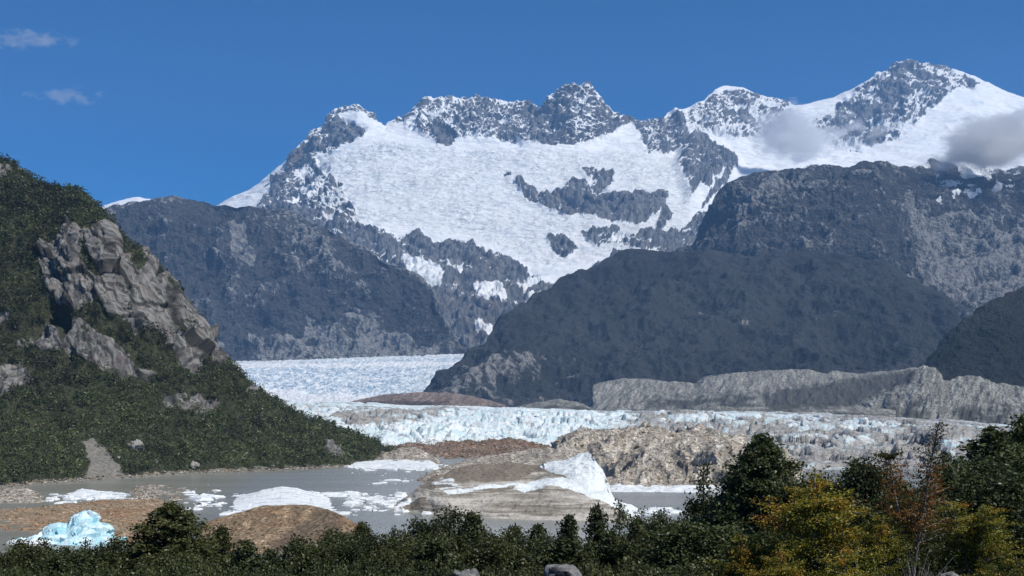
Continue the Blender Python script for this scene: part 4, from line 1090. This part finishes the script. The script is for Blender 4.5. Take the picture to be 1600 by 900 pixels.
    for x, y, D in ((1690, 700, 47), (1750, 690, 50), (1800, 720, 45), (1850, 700, 52), (1920, 715, 48), (1990, 725, 52), (1780, 780, 36), (1880, 790, 38)):
        plant('bushy', x, y, D, random.uniform(130, 160), 'dark beech standing past the right end of the right hand clump', 'beeches past the right clump')
    for x, y, D in ((-110, 846, 52), (-170, 842, 56), (-240, 840, 55), (-310, 838, 58), (-140, 872, 40), (-230, 874, 42)):
        plant('bushy', x, y, D, random.uniform(90, 120), 'dark beech standing past the left end of the lower thicket', 'beeches past the left thicket end')

    # trees that stand out on the hill's skyline and on the ledges
    P, xy, T2 = G['P'], G['xy'], G['T']
    sky = [(8,244),(22,254),(36,266),(50,280),(64,288),(78,292),(92,295),(106,298),(120,300),(134,300),(146,318),(158,330),(172,348),(184,364),(196,382),(208,398),(222,410),(243,432),(252,442),(268,452),(276,460),(300,495),(308,500),(318,508),(340,552),(378,590),(384,598),(405,612),(428,630),(450,642),(470,652),(500,662),(520,668),(545,674),(560,682),(575,690),(590,700)]
    cl = []
    for i, (x, y) in enumerate(sky):
        row = int(np.argmin(np.abs(T2[:, 0] - 3.97))); col = int(np.argmin(np.abs(xy[row, :, 0] - x)))
        p = P[row, col]
        kind = ['cone', 'bushy', 'sapling'][i % 3] if i % 4 else 'bushy'
        tm, cms, ext, top = random.choice(data[kind])
        o = add('beech_tree', None, label='stunted dark beech on the skyline of the granite hill', cat='tree', group='skyline beeches of the granite hill', loc=tuple(p - np.array([0, 0, .3])))
        s = random.uniform(.75, 1.25); o.scale = (s * 1.1, s * 1.1, s * random.uniform(.8, 1.2)); o.rotation_euler = (0, 0, random.uniform(0, 6.28))
        add('trunk', tm, o); add('crown', cms[0], o)

def boulder(name, x, y, D, w, h, label, mat, seed, group=None, z=None, sink=.25, cat='boulder', flatten=1.0):
    r = np.random.default_rng(seed)
    u = np.linspace(0, 2 * np.pi, 41)[:-1]; v = np.linspace(0, np.pi, 22)
    U, Vv = np.meshgrid(u, v)
    S = np.stack([np.cos(U) * np.sin(Vv), np.sin(U) * np.sin(Vv) * flatten, np.cos(Vv)], -1)
    off = r.uniform(0, 50, 3)
    c1, c2, hs, o_ = cells(S * 1.0 + off, .8, seed)
    k = .82 + (hs[..., 0] - .5) * .3 + (o_[..., 0] * (hs[..., 1] - .5) + o_[..., 2] * (hs[..., 2] - .5)) * .5 + fbm(S + off, .5, 4) * .10
    S = S * k[..., None] * np.array([w / 2, w / 2, h / 2])
    R, K = S.shape[:2]
    i = np.arange(R * K).reshape(R, K); j = np.roll(i, -1, 1)
    f = np.stack([i[:-1], i[1:], j[1:], j[:-1]], -1).reshape(-1, 4)
    me = mesh_from(name, S.reshape(-1, 3), f, mat, smooth=True)
    X = (x - CX) / F_PX * D
    if z is None: z = H + (HOR - y) / F_PX * D
    return add(name, me, label=label, cat=cat, group=group, loc=(X, D, z))

def build_rocks():
    gran = mat_simple('grey_granite', (.07, .07, .073), (.22, .217, .21), .18, .9, .03)
    far = mat_simple('pale_granite', (.16, .155, .14), (.36, .345, .31), 1.6, .9, .3)
    boulder('boulder', 884, 905, 20.5, .78, .52, 'grey boulder peeping from the shrubs at the bottom below the iceberg', gran, 5)
    boulder('boulder', 730, 908, 20.5, .50, .42, 'small dark boulder at the bottom edge below the pointed beech', gran, 8)
    for i in range(16):
        x = 1400 + random.uniform(-60, 190); D = random.uniform(24, 32)
        X = (x - CX) / F_PX * D
        boulder('stone', x, 0, D, random.uniform(.25, .7), random.uniform(.2, .45), 'grey stone scattered on the ground under the pale forked stems', gran, 30 + i, 'grey stones under the forked stems', z=float(ground_z(X, D)) + .08, cat='stone')
    # bare dead twigs under the orange banded tree
    tw = mat_simple('dead_wood', (.11, .10, .095), (.26, .245, .23), .1, .95, .01)
    r = np.random.default_rng(3); ts = []
    for i in range(46):
        a, e, L = r.uniform(0, 6.28), r.uniform(.25, 1.3), r.uniform(.25, .8)
        k = np.linspace(0, 1, 5)[:, None]
        d = np.array([math.cos(a) * math.cos(e), math.sin(a) * math.cos(e), math.sin(e)])
        p = d * k * L + np.cumsum(r.normal(size=(5, 3)) * .05, 0) * k
        ts.append(tube(p, .012 * (1 - .8 * k[:, 0]), 4))
        for q in range(3):
            s = r.uniform(.3, .8); p0 = d * s * L; dd = d + r.normal(size=3) * .6
            ts.append(tube(np.stack([p0, p0 + dd * .2, p0 + dd * .38]), [.006, .004, .002], 3))
    V, Fc = join_tubes(ts)
    X, D = (1440 - CX) / F_PX * 25.5, 25.5
    add('dead_shrub', mesh_from('dead_shrub', V, Fc, tw), label='leafless grey dead shrub at the foot of the pale forked stems', cat='shrub', loc=(X, D, float(ground_z(X, D))))
    # boulders on the hill and its shore
    P, xy = G['P'], G['xy']
    for i, (x, y, w, lb) in enumerate([(213, 700, 10.5, 'big pale boulder resting in the scrub above the lake shore'), (304, 731, 6.5, 'pale shore boulder at the waterline of the granite hill'), (244, 722, 3.2, 'small pale boulder below the big one in the scrub'),
                                       (403, 681, 5, 'pale boulder in the scrub on the hill nose'), (186, 716, 2.6, 'small grey boulder at the edge of the scree strip')]):
        k = np.argmin(((xy - np.array([x, y])) ** 2).sum(-1)); p = P.reshape(-1, 3)[k]
        o = boulder('boulder', x, y, p[1], w, w * .9, lb, far, 60 + i, z=p[2] + w * .18)
        o.location = (p[0], p[1] - w * .15, p[2] + w * .2)

# ---------------------------------------------------------------- clouds, haze, light, camera
def cloud(name, x, y, D, w, h, dep, label, dens, seed, col=(.8, .82, .86), group=None, size=None):
    b = NB(name + '_vapour')
    tc = b.n('ShaderNodeTexCoord'); ob = tc.outputs['Object']
    ln = b.n('ShaderNodeVectorMath', operation='LENGTH'); b.t.links.new(ob, ln.inputs[0])
    nz = b.n('ShaderNodeTexNoise'); nz.inputs['Scale'].default_value = 1; nz.inputs['Detail'].default_value = 6; nz.inputs['Roughness'].default_value = .62
    mp = b.n('ShaderNodeMapping'); b.t.links.new(b.pos(), mp.inputs['Vector'])
    s = size or h * .55
    mp.inputs['Scale'].default_value = (1 / (s * 1.8), 1 / (s * 1.8), 1 / s); mp.inputs['Location'].default_value = (seed * 3.7, seed * 1.3, seed)
    b.t.links.new(mp.outputs[0], nz.inputs['Vector'])
    fall = b.op('SUBTRACT', 1.0, ln.outputs['Value'])
    v = b.op('ADD', fall, b.mad(nz.outputs['Fac'], 3.6, -1.95))
    dn = b.op('MULTIPLY', b.step(v, .22, .62), dens)
    pv = b.n('ShaderNodeVolumePrincipled')
    pv.inputs['Color'].default_value = (*col, 1); b.put(pv.inputs['Density'], dn); pv.inputs['Anisotropy'].default_value = .2
    b.t.links.new(pv.outputs[0], b.out.inputs['Volume'])
    u = np.linspace(0, 2 * np.pi, 33)[:-1]; vv = np.linspace(0, np.pi, 18)
    U, Vv = np.meshgrid(u, vv)
    S = np.stack([np.cos(U) * np.sin(Vv), np.sin(U) * np.sin(Vv), np.cos(Vv)], -1)
    R, K = S.shape[:2]; i = np.arange(R * K).reshape(R, K); j = np.roll(i, -1, 1)
    me = mesh_from(name, S.reshape(-1, 3), np.stack([i[:-1], i[1:], j[1:], j[:-1]], -1).reshape(-1, 4), b.m)
    o = add(name, me, label=label, cat='cloud', group=group, loc=tuple(at(x, y, D)))
    o.scale = (w / 2 / F_PX * D, dep / 2, h / 2 / F_PX * D)
    return o

def build_air():
    cloud('cloud', 1243, 212, 11600, 230, 120, 500, 'small grey cloud resting on the snow left of the highest summit', .0110, 1.0, (.90, .91, .925), size=230)
    cloud('cloud', 1585, 226, 7600, 480, 130, 700, 'broad grey cloud bank hanging below the highest summit at the right', .0150, 2.0, (.90, .905, .915), size=210)
    cloud('cloud', 1090, 208, 11700, 110, 50, 300, 'faint wisp of cloud on the dark rock rib', .0016, 3.0, (.75, .78, .84), size=150)
    cloud('cloud', 42, 62, 21000, 170, 44, 600, 'upper of two thin white wisps in the blue sky', .0022, 4.0, (.95, .95, .97), size=170)
    cloud('cloud', 108, 150, 21000, 150, 36, 500, 'lower of two thin white wisps in the blue sky', .0022, 5.0, (.95, .95, .97), size=150)
    x0, x1, y0, y1, z0, z1 = -12800, 12800, -300, 16200, -9.0, 3640
    V = np.array([(x, y, z) for x in (x0, x1) for y in (y0, y1) for z in (z0, z1)], float)
    Fc = np.array([(0, 1, 3, 2), (4, 6, 7, 5), (0, 4, 5, 1), (2, 3, 7, 6), (0, 2, 6, 4), (1, 5, 7, 3)])
    b = NB('haze_air'); pv = b.n('ShaderNodeVolumePrincipled')
    pv.inputs['Color'].default_value = (.25, .49, .86, 1); pv.inputs['Density'].default_value = 3.6e-5; pv.inputs['Anisotropy'].default_value = 0.0
    b.t.links.new(pv.outputs[0], b.out.inputs['Volume'])
    add('haze', mesh_from('haze', V, Fc, b.m, smooth=False), label='thin blue haze filling the valley air', cat='haze', kind='stuff')

def build_light():
    sc = bpy.context.scene
    el, az = math.radians(52), math.radians(125)    # azimuth measured clockwise from the view direction: right and a little behind
    w = bpy.data.worlds.new('World'); sc.world = w; w.use_nodes = True
    nt = w.node_tree; bg = nt.nodes['Background']
    sk = nt.nodes.new('ShaderNodeTexSky'); sk.sky_type = 'NISHITA'; sk.sun_disc = False
    sk.sun_elevation = el; sk.sun_rotation = az; sk.altitude = 2000; sk.air_density = .7; sk.dust_density = .0; sk.ozone_density = 8.0
    hs = nt.nodes.new('ShaderNodeHueSaturation'); hs.inputs['Saturation'].default_value = 1.30
    nt.links.new(sk.outputs[0], hs.inputs['Color']); nt.links.new(hs.outputs[0], bg.inputs[0]); bg.inputs[1].default_value = .075
    L = bpy.data.lights.new('sun', 'SUN'); L.energy = 3.9; L.angle = math.radians(.5); L.color = (1, .965, .91)
    o = bpy.data.objects.new('sun', L); C.objects.link(o)
    from mathutils import Vector
    d = Vector((math.sin(az) * math.cos(el), math.cos(az) * math.cos(el), math.sin(el)))
    o.rotation_euler = (-d).to_track_quat('-Z', 'Y').to_euler(); o.location = (200, -100, 400)
    cam = bpy.data.cameras.new('camera'); co = bpy.data.objects.new('camera', cam); C.objects.link(co)
    co.location = (0, 0, H); co.rotation_euler = (math.pi / 2, 0, 0)
    cam.sensor_width = 36; cam.lens = F_PX / 1600 * 36; cam.shift_y = (HOR - 450) / 1600
    cam.clip_start = .5; cam.clip_end = 60000
    sc.camera = co
    vs = sc.view_settings; vs.view_transform = 'Standard'; vs.look = 'None'; vs.exposure = .38; vs.gamma = 1
    cy = sc.cycles
    cy.max_bounces = 6; cy.diffuse_bounces = 3; cy.glossy_bounces = 2; cy.transmission_bounces = 2; cy.transparent_max_bounces = 8; cy.volume_bounces = 3
    cy.use_denoising = True
    try: cy.volume_step_rate = 2.0; cy.volume_max_steps = 128
    except Exception: pass

import time
_t = time.time()
for fn in (build_light, build_ground, build_massif, build_hills, build_ice, build_lake_things, build_left_hill, scatter_rubble, build_trees, build_rocks, build_air):
    fn(); print(fn.__name__, round(time.time() - _t, 1))
